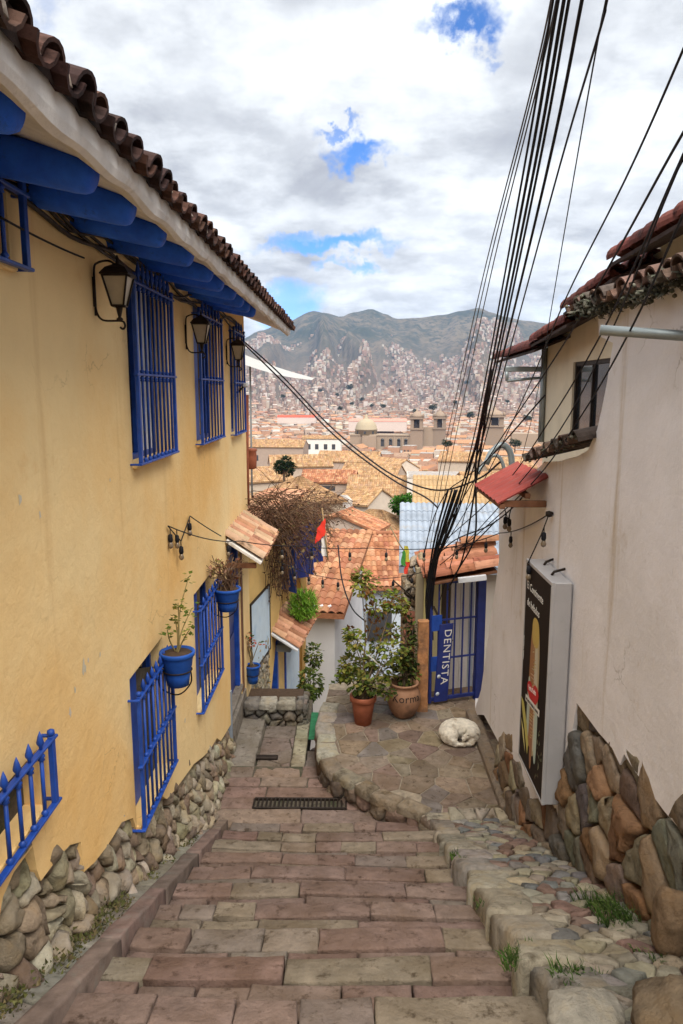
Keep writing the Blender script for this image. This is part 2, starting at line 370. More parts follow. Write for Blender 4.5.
def ground(x,y):
    r=math.hypot(x,y); az=math.atan2(x,y)
    s=y if r<400 else r*max(math.cos(az),-1)
    if r>=400: s=s+(r-s)*min(1,(r-400)/900) if y>0 else s
    z=kn(s)
    if r>1700 and abs(az)<1.6:
        t=min(1,(r-1700)/(RR-1700))
        top=ridge_elev(max(-.55,min(.55,az)))*RR
        prof=-60+(top+60)*(t**1.55)
        if r>RR: prof=top-(r-RR)*.12
        nz=mnoise.fractal(V((az*9,r/1500,0)),1.0,2.0,5)
        gul=abs(mnoise.noise(V((az*17+nz*.9,r/5200,3.3))))
        gul2=abs(mnoise.noise(V((az*41+nz*1.1,r/2600,7.3))))
        amp=math.sin(min(1,t)*PI)**.8 if r<RR else 0
        gul3=abs(mnoise.noise(V((az*95+nz,r/1300,1.3))))
        z=prof+amp*(-330*(0.40-gul)*min(1,t*1.6)-150*(.38-gul2)-60*(.36-gul3)+nz*60*t)
        if r<=RR: z=min(z, ridge_elev(max(-.55,min(.55,az)))*r*1.0-2) if t>.6 else z
    elif r>60: z+=mnoise.noise(V((x/60,y/60,0)))*1.2
    return z
# ------------------------------------------------------------------ the sheet of ground out to the mountains
mb=MB(); radii=[0.0]; r_=3.0
while r_<9500: radii.append(r_); r_*= 1.055 if r_<1500 else 1.018
azs=[]
a=-PI
while a<PI-1e-6:
    azs.append(a); a+= .0065 if abs(a)<.62 else .06
na=len(azs); vs=[]; fs=[]
for r0 in radii:
    for a in azs: vs.append(V((r0*math.sin(a),r0*math.cos(a),ground(r0*math.sin(a),r0*math.cos(a)))))
for i in range(len(radii)-1):
    for j in range(na): fs.append((i*na+j,i*na+(j+1)%na,(i+1)*na+(j+1)%na,(i+1)*na+j))
mb.add(vs,fs,smooth=True)
tm=bpy.data.materials.new('valley and mountain ground'); tm.use_nodes=True
nt=tm.node_tree; N=nt.nodes; L=nt.links; b=N['Principled BSDF']; b.inputs['Roughness'].default_value=.95; b.inputs['Specular IOR Level'].default_value=.1
g=N.new('ShaderNodeTexCoord'); sp=N.new('ShaderNodeSeparateXYZ'); L.new(g.outputs['Object'],sp.inputs[0])
def wn2(scale,det=8,rg=.6):
    n=N.new('ShaderNodeTexNoise'); n.inputs['Scale'].default_value=scale; n.inputs['Detail'].default_value=det; n.inputs['Roughness'].default_value=rg; L.new(g.outputs['Object'],n.inputs['Vector']); return n.outputs['Fac']
def rp(f,lo,hi,a,c):
    r=N.new('ShaderNodeValToRGB'); r.color_ramp.elements[0].position=lo; r.color_ramp.elements[1].position=hi; r.color_ramp.elements[0].color=(*a,1); r.color_ramp.elements[1].color=(*c,1); L.new(f,r.inputs[0]); return r.outputs[0]
def mxx(f,a,c):
    x=N.new('ShaderNodeMix'); x.data_type='RGBA'; L.new(f,x.inputs[0])
    for k,v in ((6,a),(7,c)):
        if isinstance(v,tuple): x.inputs[k].default_value=(*v,1)
        else: L.new(v,x.inputs[k])
    return x.outputs[2]
mo=mxx(rp(wn2(.004),.42,.58,(0,0,0),(1,1,1)),(.032,.036,.018),(.12,.092,.055))
mo=mxx(rp(wn2(.025),.5,.68,(0,0,0),(1,1,1)),mo,(.022,.028,.016))
va=mxx(rp(wn2(.05),.4,.6,(0,0,0),(1,1,1)),(.17,.115,.085),(.11,.09,.06))
mo=mxx(rp(wn2(.035,4,.7),.50,.60,(0,0,0),(1,1,1)),mo,(.018,.022,.012)); mo=mxx(rp(wn2(.012,10,.7),.52,.66,(0,0,0),(1,1,1)),mo,(.14,.105,.065))
hz=N.new('ShaderNodeMapRange'); hz.inputs[1].default_value=-50; hz.inputs[2].default_value=330; L.new(sp.outputs[2],hz.inputs[0])
L.new(mxx(hz.outputs[0],va,mo),b.inputs['Base Color'])
struct(mb.build('hills',tm,recalc=False))

# ------------------------------------------------------------------ haze
fl=min(p.z for p in vs)-1.0; tp=max(p.z for p in vs)+25
mb=MB(); mb.box((-9600,-9600,fl),(9600,9600,tp))
hm=bpy.data.materials.new('haze air'); hm.use_nodes=True; hm.node_tree.nodes.clear()
ho=hm.node_tree.nodes.new('ShaderNodeOutputMaterial'); hv=hm.node_tree.nodes.new('ShaderNodeVolumePrincipled')
hv.inputs['Color'].default_value=(.44,.64,1.0,1); hv.inputs['Density'].default_value=.000065; hv.inputs['Anisotropy'].default_value=.0
hm.node_tree.links.new(hv.outputs[0],ho.inputs['Volume'])
struct(mb.build('haze',hm),'stuff')

# ------------------------------------------------------------------ stairs
PINK=(.31,.208,.175); BUFF=(.34,.285,.205); GREY=(.275,.235,.205); DPINK=(.265,.16,.133); PALE=(.375,.32,.24)
def stone_col():
    u=random.random()
    c=PINK if u<.36 else DPINK if u<.52 else BUFF if u<.74 else GREY if u<.92 else PALE
    return vary(c,.14)
def jrect(x0,x1,y0,y1,j):
    pts=[]
    for (a,b) in (((x0,y0),(x1,y0)),((x1,y0),(x1,y1)),((x1,y1),(x0,y1)),((x0,y1),(x0,y0))):
        n=max(1,int(math.hypot(b[0]-a[0],b[1]-a[1])/.11))
        for k in range(n):
            t=k/n; pts.append((a[0]+(b[0]-a[0])*t+R(-j,j),a[1]+(b[1]-a[1])*t+R(-j,j)))
    return pts
def slab(mb,poly,fn,h=.0,base=-.3,col=None,rim=.012):
    cx=sum(p[0] for p in poly)/len(poly); cy=sum(p[1] for p in poly)/len(poly)
    rings=[]; n=len(poly)
    def ins(d): 
        out=[]
        for (x,y) in poly:
            L_=math.hypot(x-cx,y-cy) or 1; out.append((x-(x-cx)/L_*d, y-(y-cy)/L_*d))
        return out
    for d,hh in ((0,base),(0,-rim*1.2),(rim*.5,-rim*.35),(rim*1.6,0)):
        rings.append([fn(x,y,h+hh+(R(-.0025,.0025) if hh==0 else 0)) for x,y in ins(d)])
    vs=[p for r_ in rings for p in r_]; fs=[]
    for i in range(3):
        for j in range(n): fs.append((i*n+j,i*n+(j+1)%n,(i+1)*n+(j+1)%n,(i+1)*n+j))
    vs+= [fn(cx+(x-cx)*.5,cy+(y-cy)*.5,h+R(-.003,.004)) for x,y in poly]
    for j in range(n): fs.append((3*n+j,3*n+(j+1)%n,4*n+(j+1)%n,4*n+j))
    vs.append(fn(cx,cy,h))
    for j in range(n): fs.append((4*n+j,4*n+(j+1)%n,5*n))
    mb.add(vs,fs,col=col,smooth=True)
SL=.4245; STEP=.50; Y_END=7.66; XL,XR=-1.31,.90
LAND=-1.62-SL*Y_END
def stair_z(y): return -1.62-SL*y
mb=MB(); bed=MB()
k=0; y_hi=Y_END
while y_hi>-3.0:
    y_lo=y_hi-STEP; zt=stair_z(y_hi)+.045; sl=.17     # tread top at the nosing and its slope
    def fn(x,y,h,zt=zt,y1=y_hi): return V((x,y,zt+(y1-y)*sl+h+.012*math.sin(x*2.3+y*1.7)))
    for (a,bq,rowh) in ((y_lo+.28+R(-.02,.03),y_hi,.012),(y_lo,None,0)):
        if bq is None: y0,y1=y_lo,ysplit-.006
        else: y0,y1=a+.006,bq; ysplit=a
        x=XL-.02+R(-.15,0)
        while x<XR:
            wd=R(.24,.46) if random.random()<.62 else R(.46,.80)
            x2=min(x+wd,XR+.03)
            if XR-x2<.2: x2=XR+.03
            xa=max(x,XL-.02)
            if x2-xa>.06:
                h=rowh+R(-.010,.010); tlt=R(-.02,.02); yaw_=R(-.022,.022)
                f2=lambda X,Y,H,fn=fn,t=tlt,xm=(xa+x2)/2,w_=yaw_: fn(X,Y+(X-xm)*w_,H+(X-xm)*t)
                slab(mb,jrect(xa+.003,x2-.003,y0+R(0,.007),y1-R(0,.010 if bq else .004),.008),f2,h,-.34,mixc(stone_col(),(.262,.20,.165),.45),rim=R(.007,.013))
            x=x2
    y_hi=y_lo
struct(mb.build('stairs',M['stone']))
bed.add([V((XL-.15,-3.4,stair_z(-3.4)-.16)),V((XR+.1,-3.4,stair_z(-3.4)-.16)),V((XR+.1,Y_END,LAND-.16)),V((XL-.15,Y_END,LAND-.16))],[(0,1,2,3)])
struct(bed.build('stair_bed',M['mortar']))

# landing with big slabs and the lower passage paving
mb=MB()
def flat(z,slx=0,sly=0,y0=0): return lambda x,y,h: V((x,y,z+h+slx*x+sly*(y-y0)))
LZ=LAND-.02; fnL=flat(LZ,0,-.03,Y_END)
rows=[(7.68,7.92),(7.93,8.06),(8.34,8.62),(8.63,8.86),(8.87,9.12)]
for i,(a,bb) in enumerate([(7.68,8.07),(8.34,8.60),(8.61,8.84),(8.85,9.14)]):
    x=-1.62; xm=(.66,.30,.06,-.12)[i]
    while x<xm-.02:
        wd=R(.75,1.2) if i==0 else R(.35,.85); x2=min(x+wd,xm)
        if x2-x>.1: slab(mb,jrect(x+.006,x2-.006,a,bb-.008,.010),fnL,R(-.008,.008),-.1,vary(mixc(stone_col(),PINK,.55),.08),rim=.012)
        x=x2
for a,b2 in ((-1.62,-1.16),(-.03,.5)): slab(mb,jrect(a,b2,8.08,8.33,.008),fnL,0,-.1,vary(PINK,.1))
# lower terrace of the passage, 12 cm down
LZ2=LZ-.14; fn2=flat(LZ2,0,-.02,9.1)
for c in cells(jseeds(-1.3,-.8,9.15,10.5,.36,.34),[(-1.27,9.16),(-.815,9.16),(-.815,10.6),(-1.27,10.6)],.008): slab(mb,c,fn2,R(-.006,.006),-.08,vary(mixc(GREY,PINK,.4),.12))
slab(mb,jrect(-1.64,-1.285,9.16,11.3,.006),flat(LZ2+.03,0,.02,9.1),.03,-.2,vary((.31,.27,.235),.05))       # smooth ramp slab
y=9.16
while y<10.5:
    y2=y+R(.24,.34); slab(mb,jrect(-.80,-.615,y,y2-.01,.006),fn2,.015,-.08,vary((.42,.38,.27),.1)); y=y2
# steps going down past the planter
y=9.16; z=LZ2-.05
while y<17:
    y2=y+.42; slab(mb,jrect(-.605,-.30,y,y2-.008,.006),flat(z),0,-.5,vary(mixc(GREY,PINK,.4),.14)); y=y2; z-=.20 if y>9.6 else .07
struct(mb.build('paving',M['stone']))
mb=MB(); mb.box((-1.66,7.6,LZ-.5),(.8,9.14,LZ-.05)); mb.box((-1.66,9.14,LZ-.6),(-.61,11.6,LZ2-.05)); mb.box((-1.2,8.0,LZ-.3),(0,8.4,LZ-.045))
struct(mb.build('paving_bed',M['mortar']))
# small manhole lids
for (px,py,w_,l_,lab) in ((252,752,.22,.16,'small square grey cover set in the lower paving by the ramp slab'),(265,757,.36,.10,'dark flat iron lid in the lower paving near the landing')):
    p=onz(px,py,LZ2+.012); mb=MB(); mb.bbox((p.x-w_/2,p.y-l_/2,p.z-.02),(p.x+w_/2,p.y+l_/2,p.z+.012),.006); mb.bbox((p.x-w_*.4,p.y-l_*.36,p.z+.0),(p.x+w_*.4,p.y+l_*.36,p.z+.018),.006)
    tag(mb.build('cover_lid',M['mortar'] if w_<.3 else M['iron']),lab,'drain cover')
# drain grates
t=thing('drain_grate','long dark slotted drain grate across the pink stone landing','drain grate',(-.6,8.2,LZ))
mb=MB(); mb.box((-1.15,8.09,LZ-.12),(-.04,8.32,LZ-.075)); mb.build('channel',M['dark'],t)
mb=MB()
for yy in (8.09,8.30): mb.bbox((-1.15,yy,LZ-.08),(-.04,yy+.022,LZ-.008),.004)
n=22
for i in range(n+1):
    x=-1.15+1.11*i/n; mb.bbox((x-.009,8.11,LZ-.07),(x+.009,8.30,LZ-.010),.003)
mb.build('grate_frame',M['iron'],t)
t=thing('drain_grate','dark barred gutter opening at the foot of the left kerb','drain grate',(-1.55,7.5,LZ))
mb=MB(); mb.box((-1.66,7.3,LZ-.16),(-1.46,7.66,LZ-.12)); mb.build('channel',M['dark'],t)
mb=MB()
for i in range(7): x=-1.65+.03*i; mb.box((x-.006,7.32,LZ-.10),(x+.006,7.68,LZ-.07))
mb.build('grate_frame',M['iron'],t)

# left kerb and gutter
mb=MB(); y=-3.0
while y<7.55:
    y2=min(y+R(.7,1.3),7.58)
    fk=lambda x,yy,h: V((x,yy,stair_z(yy)+.105+h))
    slab(mb,jrect(-1.448+R(-.014,.014),-1.328+R(-.026,.012),y+.004,y2-.004,.005),fk,R(-.006,.008),-.32,vary(mixc((1.0,1.0,1.0),(.85,.95,1.05),random.random()),.12),rim=.016); y=y2
struct(mb.build('kerb',M['curb']))
mb=MB(); gz=lambda x,yy,h: V((x,yy,stair_z(yy)+.06+h+(-1.455-x)*.12))
mb.add([gz(-1.70,-3,-.03),gz(-1.45,-3,-.03),gz(-1.45,7.3,-.03),gz(-1.70,7.3,-.03)],[(0,1,2,3)])
gb=mb.build('gutter_bed',M['mortar']); struct(gb)
mb=MB()
for c in cells(jseeds(-1.62,-1.46,-2.5,7.3,.20,.42,.3),[(-1.60,-2.5),(-1.46,-2.5),(-1.46,7.28),(-1.60,7.28)],.004): slab(mb,c,gz,R(-.012,.012),-.06,vary((.36,.33,.28),.14))
struct(mb.build('gutter',M['stone']))

# right cobbled side ramp with rough kerb blocks
def ramp_z(y): return -1.36-.442*y if y<7.35 else -1.36-.442*7.35
fr=lambda x,y,h: V((x,y,ramp_z(y)+h))
dom=[(1.10,-2.5),(2.0,-2.5),(2.0,7.6),(1.10,7.6)]
mb=MB()
COB=[(.40,.36,.29),(.44,.39,.30),(.34,.32,.29),(.235,.235,.235),(.46,.40,.29),(.27,.18,.145),(.38,.33,.26)]
for c in cells(jseeds(1.10,2.0,1.2,7.6,.125,.155,.38),dom,.007):
    mb.stone(c,fr,.022+R(-.008,.012),.22,-.05,.006,vary(random.choice(COB),.14),dome=.3,ease=.9,rough=.008)
struct(mb.build('cobbled_ramp',M['stone']))
mb=MB(); mb.add([fr(.98,-3.2,-.008),fr(2.05,-3.2,-.008),fr(2.05,7.35,-.008),fr(.98,7.35,-.008),fr(.98,-3.2,-.6),fr(.98,7.35,-.6),fr(2.05,7.7,-.03),fr(.98,7.7,-.03)],[(0,1,2,3),(0,3,5,4),(3,2,6,7)])
struct(mb.build('ramp_bed',M['joint']))
mb=MB(); y=-2.8
while y<7.5:
    y2=min(y+R(.34,.62),7.55); x1=R(1.12,1.22)
    j=jrect(.875+R(-.02,.025),x1,y+.008,y2-.008,.016)
    slab(mb,j,lambda x,yy,h: V((x+.03*math.sin(yy*9),yy,ramp_z(yy)+h)),.02+R(-.015,.025),-.42,vary(random.choice([(.42,.375,.31),(.36,.33,.29),(.45,.40,.31),(.34,.30,.25)]),.1),rim=R(.03,.05)); y=y2
struct(mb.build('ramp_kerb',M['rock']))

# raised terrace
TZ=-4.63
TP=[onz(418,812,TZ),onz(385,800,TZ),onz(352,782,TZ),onz(333,772,TZ),onz(321,755,TZ),onz(319,725,TZ),onz(325,703,TZ)]
TP=[(p.x,p.y) for p in TP]
poly=[(1.98,7.2),(.95,7.25)]+TP+[(TP[-1][0]+.05,11.2),(1.1,11.75),(2.05,11.75)]
ins=lambda p: inside(p,poly)
hull=[(-.4,7.1),(2.1,7.1),(2.1,11.7),(-.4,11.7)]
mb=MB()
TC=[(.32,.235,.18),(.28,.21,.165),(.34,.27,.20),(.235,.17,.135),(.30,.24,.19),(.235,.205,.19),(.33,.255,.175)]
for c in cells(jseeds(-.35,2.05,7.2,11.7,.30,.29,.50,ins),hull,.007):
    if not inside((sum(p[0] for p in c)/len(c),sum(p[1] for p in c)/len(c)),poly): continue
    if sum(inside(p,poly) for p in c)<len(c):          # trim the cells at the terrace edge
        g=(sum(p[0] for p in c)/len(c),sum(p[1] for p in c)/len(c)); c2=[]
        for p in c:
            t=1.0
            while t>.05 and not inside((g[0]+(p[0]-g[0])*t,g[1]+(p[1]-g[1])*t),poly): t-=.08
            c2.append((g[0]+(p[0]-g[0])*t,g[1]+(p[1]-g[1])*t))
        c=c2
    slab(mb,c,flat(TZ),R(-.006,.006),-.05,vary(random.choice(TC),.13),rim=.008)
struct(mb.build('terrace',M['stone']))
mb=MB(); tv=mgeo.tessellate_polygon([[V((a,b_,0)) for a,b_ in poly]])
n=len(poly); vs=[V((a,b_,TZ-.012)) for a,b_ in poly]+[V((a,b_,TZ-1.6)) for a,b_ in poly]
mb.add(vs,[tuple(t_) for t_ in tv]+[(i,(i+1)%n,(i+1)%n+n,i+n) for i in range(n)]); struct(mb.build('terrace_bed',M['joint']))
# retaining edge stones along the front and left of the terrace
mb=MB(); path=[(.98,7.22)]+TP
seg=[]; tot=0
for a,b_ in zip(path,path[1:]):
    l=math.hypot(b_[0]-a[0],b_[1]-a[1]); seg.append((a,b_,tot,l)); tot+=l
def along(s):
    for a,b_,t0,l in seg:
        if s<=t0+l or (a,b_,t0,l)==seg[-1]:
            f=(s-t0)/l; tx,ty=(b_[0]-a[0])/l,(b_[1]-a[1])/l
            return a[0]+(b_[0]-a[0])*f,a[1]+(b_[1]-a[1])*f,tx,ty
SGN=1
def edge(s,v,h):
    x,y,tx,ty=along(max(0,min(tot,s))); return V((x+ty*h*-1*SGN,y+tx*h*SGN,TZ+v))
if edge(.3,0,.1).y>edge(.3,0,0).y: SGN=-1
for c in cells(jseeds(0,tot,-.42,-.05,.24,.15,.3),[(0,-.5),(tot,-.5),(tot,-.06),(0,-.06)],.006):
    mb.stone(c,edge,.05,.3,-.08,.006,vary(random.choice([(.22,.14,.10),(.26,.18,.14),(.19,.15,.125),(.28,.22,.17)]),.15),ease=.8)
s=0
while s<tot-.1:                                         # cap stones
    s2=min(tot,s+R(.22,.42)); pale=s>1.75
    c=jrect(s+.006,s2-.006,-.22 if pale else -.17,.05,.018)
    slab(mb,c,lambda u,v,h: edge(u,.015+h,v),R(-.01,.02),-.11,vary((.44,.40,.33) if pale else random.choice([(.31,.24,.18),(.26,.20,.16),(.37,.31,.23)]),.14),rim=.03); s=s2
struct(mb.build('terrace_edge',M['rock']))
# ------------------------------------------------------------------ the yellow house on the left
WX=-1.65
YN,YF=-1.5,11.75
house=thing('yellow_house','long yellow house with blue window grilles and blue log ends left of the stairs','house',(WX,5,-2.5))
def lw(px,py): p=onx(px,py,WX+.07); return p.y,p.z
# openings (y0,y1,z0,z1)
U1=(lw(138,370)[0],lw(173,370)[0],-.56,.93); U2=(lw(201,370)[0],lw(222,370)[0],-.58,.93); U3=(lw(235,370)[0],lw(246.5,370)[0]-.25,-.62,.93)
U0=(1.9,3.72,.60,1.06)
B1=(2.2,lw(51,760)[0],-2.19,-1.87); B2=(lw(142,750)[0],lw(174,735)[0],-3.34,-2.14); B3=(lw(202,650)[0],lw(222,650)[0],-3.44,-2.14)
DR=(9.72,10.75,-4.45,-2.10)
low=[(onx(px,py,WX).y,onx(px,py,WX).z) for px,py in ((3,897),(14,872),(33,846),(37,870),(41,881),(55,862),(70,845),(81,842),(84,872),(95,862),(108,845),(122,822),(133,818),(137,832),(143,832),(150,812),(160,795),(167,799),(175,790),(184,778),(194,764),(203,757),(210,750),(217,738),(221,741))]
low=[p for p in low]
lowb=[(YN,-1.35),(0.6,-2.0),(2.2,-2.45),(3.0,-2.62)]+low+[(9.70,-4.60),(9.71,-4.60)]
outer=lowb+[(9.72,-4.5),(DR[1],-4.5),(DR[1],-4.75),(YF,-4.95),(YF,1.30),(YN,1.30)]
def rect(o): return [(o[0],o[2]),(o[1],o[2]),(o[1],o[3]),(o[0],o[3])]
holes=[rect(o) for o in (U0,U1,U2,U3,B1,B2,B3)]
outer2=lowb+[(DR[0],DR[2]),(DR[0],DR[3]),(DR[1],DR[3]),(DR[1],DR[2]),(DR[1],-5.0),(YF,-5.0),(YF,1.30),(YN,1.30)]
def plate(mb,outer,holes,fn,th,reveal=.2):
    polys=[[V((a,b,0)) for a,b in outer]]+[[V((a,b,0)) for a,b in h] for h in holes]
    flat_=[p for q in polys for p in q]
    tri=mgeo.tessellate_polygon(polys)
    n=len(flat_)
    mb.add([fn(p.x,p.y,0) for p in flat_],[tuple(t) for t in tri])
    k=0
    for i,q in enumerate(polys):
        d=th if i==0 else reveal; m=len(q)
        vs=[fn(p.x,p.y,0) for p in q]+[fn(p.x,p.y,-d) for p in q]
        mb.add(vs,[(j,(j+1)%m,(j+1)%m+m,j+m) for j in range(m)])
mb=MB(); fw=lambda y,z,h: V((WX+h,y,z))
plate(mb,outer2,holes,fw,.06,.22)
mb.build('wall',M['yellow'],house,recalc=False)
# the body behind: near and far end walls
mb=MB()
mb.quad(V((WX-.002,YF,-5.2)),V((WX-5,YF,-5.2)),V((WX-5,YF,2.3)),V((WX-.002,YF,1.28))); mb.build('end_wall',M['yellow'],house); mb=MB()
mb.quad(V((WX-.002,YN,-3)),V((WX-5,YN,-3)),V((WX-5,YN,2.3)),V((WX-.002,YN,1.28)))
mb.build('end_wall',M['yellow'],house)
mb=MB(); mb.quad(V((WX-.24,YN,-5.2)),V((WX-.24,YF-.01,-5.2)),V((WX-.24,YF-.01,1.25)),V((WX-.24,YN,1.25))); mb.build('inner_wall',M['dark'],house)
# rubble base seen where the plaster has come away
mb=MB()
def gutz(y): return stair_z(y)+.06
dom=[(1.0,-6.0),(9.7,-6.0),(9.7,-1.0),(1.0,-1.0)]
def lowz(y):
    for (a,za),(b,zb) in zip(lowb,lowb[1:]):
        if a<=y<=b and b>a: return za+(zb-za)*(y-a)/(b-a)
    return lowb[-1][1]
def band(p):
    y,z=p; return gutz(y)-.12<z<gutz(y)+.95 and 1.2<y<9.7
RC=[(.54,.46,.34),(.46,.37,.26),(.60,.53,.42),(.34,.26,.19),(.50,.42,.33),(.40,.35,.23),(.30,.23,.17)]
for c in cells(jseeds(1.2,9.7,-5.5,-.8,.165,.13,.48,lambda p: band((p[0],p[1]+.25)) or band((p[0],p[1]-.25)) or band(p)),dom,.007,keep=lambda p: band(p) and p[1]<lowz(p[0])+.07):
    cy_=sum(p[0] for p in c)/len(c); cz_=sum(p[1] for p in c)/len(c)
    mb.stone(c,lambda u,v,h: V((WX-.085+h+min(.13,.22*max(0,lowz(u)-.04-v)),u,v)),R(.03,.085),.28,-.06,.022,vary(random.choice(RC),.18),ease=.75)
mb.build('stone_base',M['rock'],house)
mb=MB(); mb.quad(V((WX-.09,YN,stair_z(YN)-.3)),V((WX-.09,9.7,-5.6)),V((WX-.09,9.7,-3.6)),V((WX-.09,YN,stair_z(YN)+1.2))); mb.build('base_mortar',M['mortar'],house)
# roof: soffit, fascia, logs, tiles
RS=math.tan(math.radians(19)); EX=-.985; EZ=.968
def roofz(x,o=0): return EZ+(EX-x)*RS+o
mb=MB()
fr_=[]
for i in range(160):
    y=YN+(12.35-YN)*i/159; wv=.007*math.sin(y*3.1)+.005*math.sin(y*6.7+1)
    wv+=.013*math.cos(2*PI*(y-2.62)/.63)
    fr_.append([V((EX+.012+wv*.2,y,roofz(EX)+.03)),V((EX+.008+wv*.3,y,roofz(EX)-.055-wv*.5)),V((EX-.004+wv*.3,y,roofz(EX)-.085-wv*.9)),V((EX-.03,y,roofz(EX)-.098-wv*.9)),V((EX-.16,y,roofz(EX-.16)-.06)),V((WX-.1,y,roofz(WX-.1)-.04))])
mb.loft(fr_,closed=False,smooth=False)
mb.build('soffit',M['soffit'],house,recalc=False)
tips=[2.05,2.62]+[onx(px,py,-1.10).y for px,py in ((94,162),(135,200),(166,228),(190,250),(211,268),(222,281),(234,290),(243,297),(250,304),(256,309))]
tips=[1.45]+tips[:]
for i,y in enumerate(tips):
    r=.082+R(-.006,.008) if y<12 else .06
    a=V((-1.095+R(-.015,.015),y,roofz(-1.10)-.10)); d=V((-1,0,RS*.62)).normalized()
    pts=[a+d*s for s in (0,.012,.035,.08,.3,.72)]; mb=MB()
    mb.tube(pts,[r*.55,r*.82,r*.95,r,r*1.02,r*1.05],14); mb.build('rafter_end',M['blue_beam'],house)
mb=MB()
def barrel(mb,o,along_,side,up,L,r0,r1,col,th=.016,n=8,flip=1):
    rings=[]
    for (s,r) in ((0,r0),(L,r1)):
        oc=o+along_*s
        ring=[oc+(side*math.cos(PI*k/n)+up*flip*math.sin(PI*k/n)*.85)*r for k in range(n+1)]
        ring+=[oc+(side*math.cos(PI*k/n)+up*flip*math.sin(PI*k/n)*.85)*(r-th) for k in range(n,-1,-1)]
        rings.append(ring)
    mb.loft(rings,caps=True,col=col,smooth=False)
TCOL=[(.30,.125,.075),(.36,.17,.10),(.24,.095,.06),(.33,.18,.12),(.20,.085,.06)]
def tiled(mb,o,e,u,nw,width,courses,clen,r,cols,lift=.022,pan=True,jit=.012):
    """barrel tiles over a slope: o eave corner, e along the eave, u up the slope"""
    up=e.cross(u).normalized(); up=up if up.z>0 else -up
    for i in range(nw):
        base=o+e*(width*(i+.5)/nw)
        for k in range(courses):
            p=base+u*(k*clen)+up*(lift+R(0,.008))+e*R(-jit,jit)+u*R(-jit*1.5,jit*1.5)
            yw=e*R(-.02,.02)
            barrel(mb,p,(u+yw+up*(-.03)).normalized(),e,up,clen*1.16,r*R(.96,1.05),r*.84,vary(random.choice(cols),.16))
            if pan:
                p2=base+e*(width*.5/nw)+u*(k*clen-.03)+up*(r*.55+lift*.3)
                barrel(mb,p2,u,e,up,clen*1.12,r*.86,r*.98,vary(random.choice(cols),.16),flip=-1,n=6)
ny=58; yb=12.35-ny*.232
u=V((-1,0,RS)).normalized()
DCOL=[(.055,.026,.021),(.075,.035,.026),(.045,.022,.02),(.10,.05,.036)]
tiled(mb,V((EX+.045,yb,roofz(EX)+.0)),V((0,1,0)),u,ny,ny*.232,1,.40,.098,DCOL,lift=.03)

for i in range(ny):
    y=yb+.232*(i+.5); c0=V((EX+.03,y,roofz(EX)+.03)); mb.add([c0+V((0,math.cos(PI*k/8)*.086,math.sin(PI*k/8)*.072)) for k in range(9)]+[c0+V((0,.086,-.03)),c0+V((0,-.086,-.03))],[(0,1,2,3,4,5,6,7,8,10,9)],col=(.030,.018,.015))
    if random.random()<.7: mb.stone([(-.035,-.02),(.035,-.02),(.03,.03),(-.03,.025)],lambda u,v,h,y=y: V((EX+.04+h,y+.116+u,roofz(EX)+.035+v)),.02,.3,-.03,.006,vary((.42,.34,.28),.2))
mb.build('eave_tile_row',M['tile_dark'],house,recalc=False)
mb=MB(); tiled(mb,V((EX+.045,yb,roofz(EX)+.015))+u*.38,V((0,1,0)),u,ny,ny*.232,5,.40,.098,[(.42,.19,.10),(.5,.25,.14),(.36,.16,.09)],lift=.03)
mb.build('tile_roof',M['tile'],house,recalc=False)
mb=MB(); mb.quad(V((EX,YN,roofz(EX)-.003)),V((EX,12.33,roofz(EX)-.003)),V((-6,12.33,roofz(-6))),V((-6,YN,roofz(-6)))); mb.build('roof_deck',M['tile_dark'],house)
for yy in (3.02,3.30):                                    # weeds on the tiles
    pass
# grilles
def grille(mb,y0,y1,z0,z1,nb,bars,tip=.13,x=WX+.07,ball=True,endflat=True):
    H=z1-z0
    for z in bars: mb.bbox((x-.018,y0-.05,z-.009),(x+.018,y1+.05,z+.009),.004)
    for z in (bars[0],bars[-1]):
        for yy in (y0-.04,y1+.04): mb.bbox((WX-.02,yy-.012,z-.007),(x,yy+.012,z+.007),.003)
    for i in range(nb):
        y=y0+(y1-y0)*i/(nb-1); last=i in (0,nb-1) and endflat
        if last:
            mb.bbox((x-.014,y-.02,z0-.0),(x+.014,y+.02,z1+.02),.005)
            mb.lathe([(.001,-.02),(.022,0),(.02,.02),(.001,.03)],V((x,y,z1+.03)),8)
        else:
            mb.tube([V((x,y,z0)),V((x,y,z1-.02))],.0105,6)
            for zc in [b+.02 for b in bars[:-1]]+[b-.03 for b in bars[1:]]:
                mb.lathe([(.010,-.022),(.019,-.018),(.014,-.006),(.021,.004),(.014,.014),(.010,.022)],V((x,y,zc)),8)
            mb.lathe([(.008,0),(.010,tip*.25),(.022,tip*.42),(.013,tip*.72),(.001,tip)],V((x,y,z1)),6)
def shutters(mb,o,x=WX-.10):
    y0,y1,z0,z1=o; m=(y0+y1)/2
    for a,b in ((y0+.02,m-.01),(m+.01,y1-.02)):
        mb.bbox((x-.03,a,z0+.02),(x,b,z1-.02),.006)
        mb.bbox((x,a+.06,z0+.10),(x+.012,b-.06,(z0+z1)/2-.05),.008); mb.bbox((x,a+.06,(z0+z1)/2+.03),(x+.012,b-.06,z1-.10),.008)
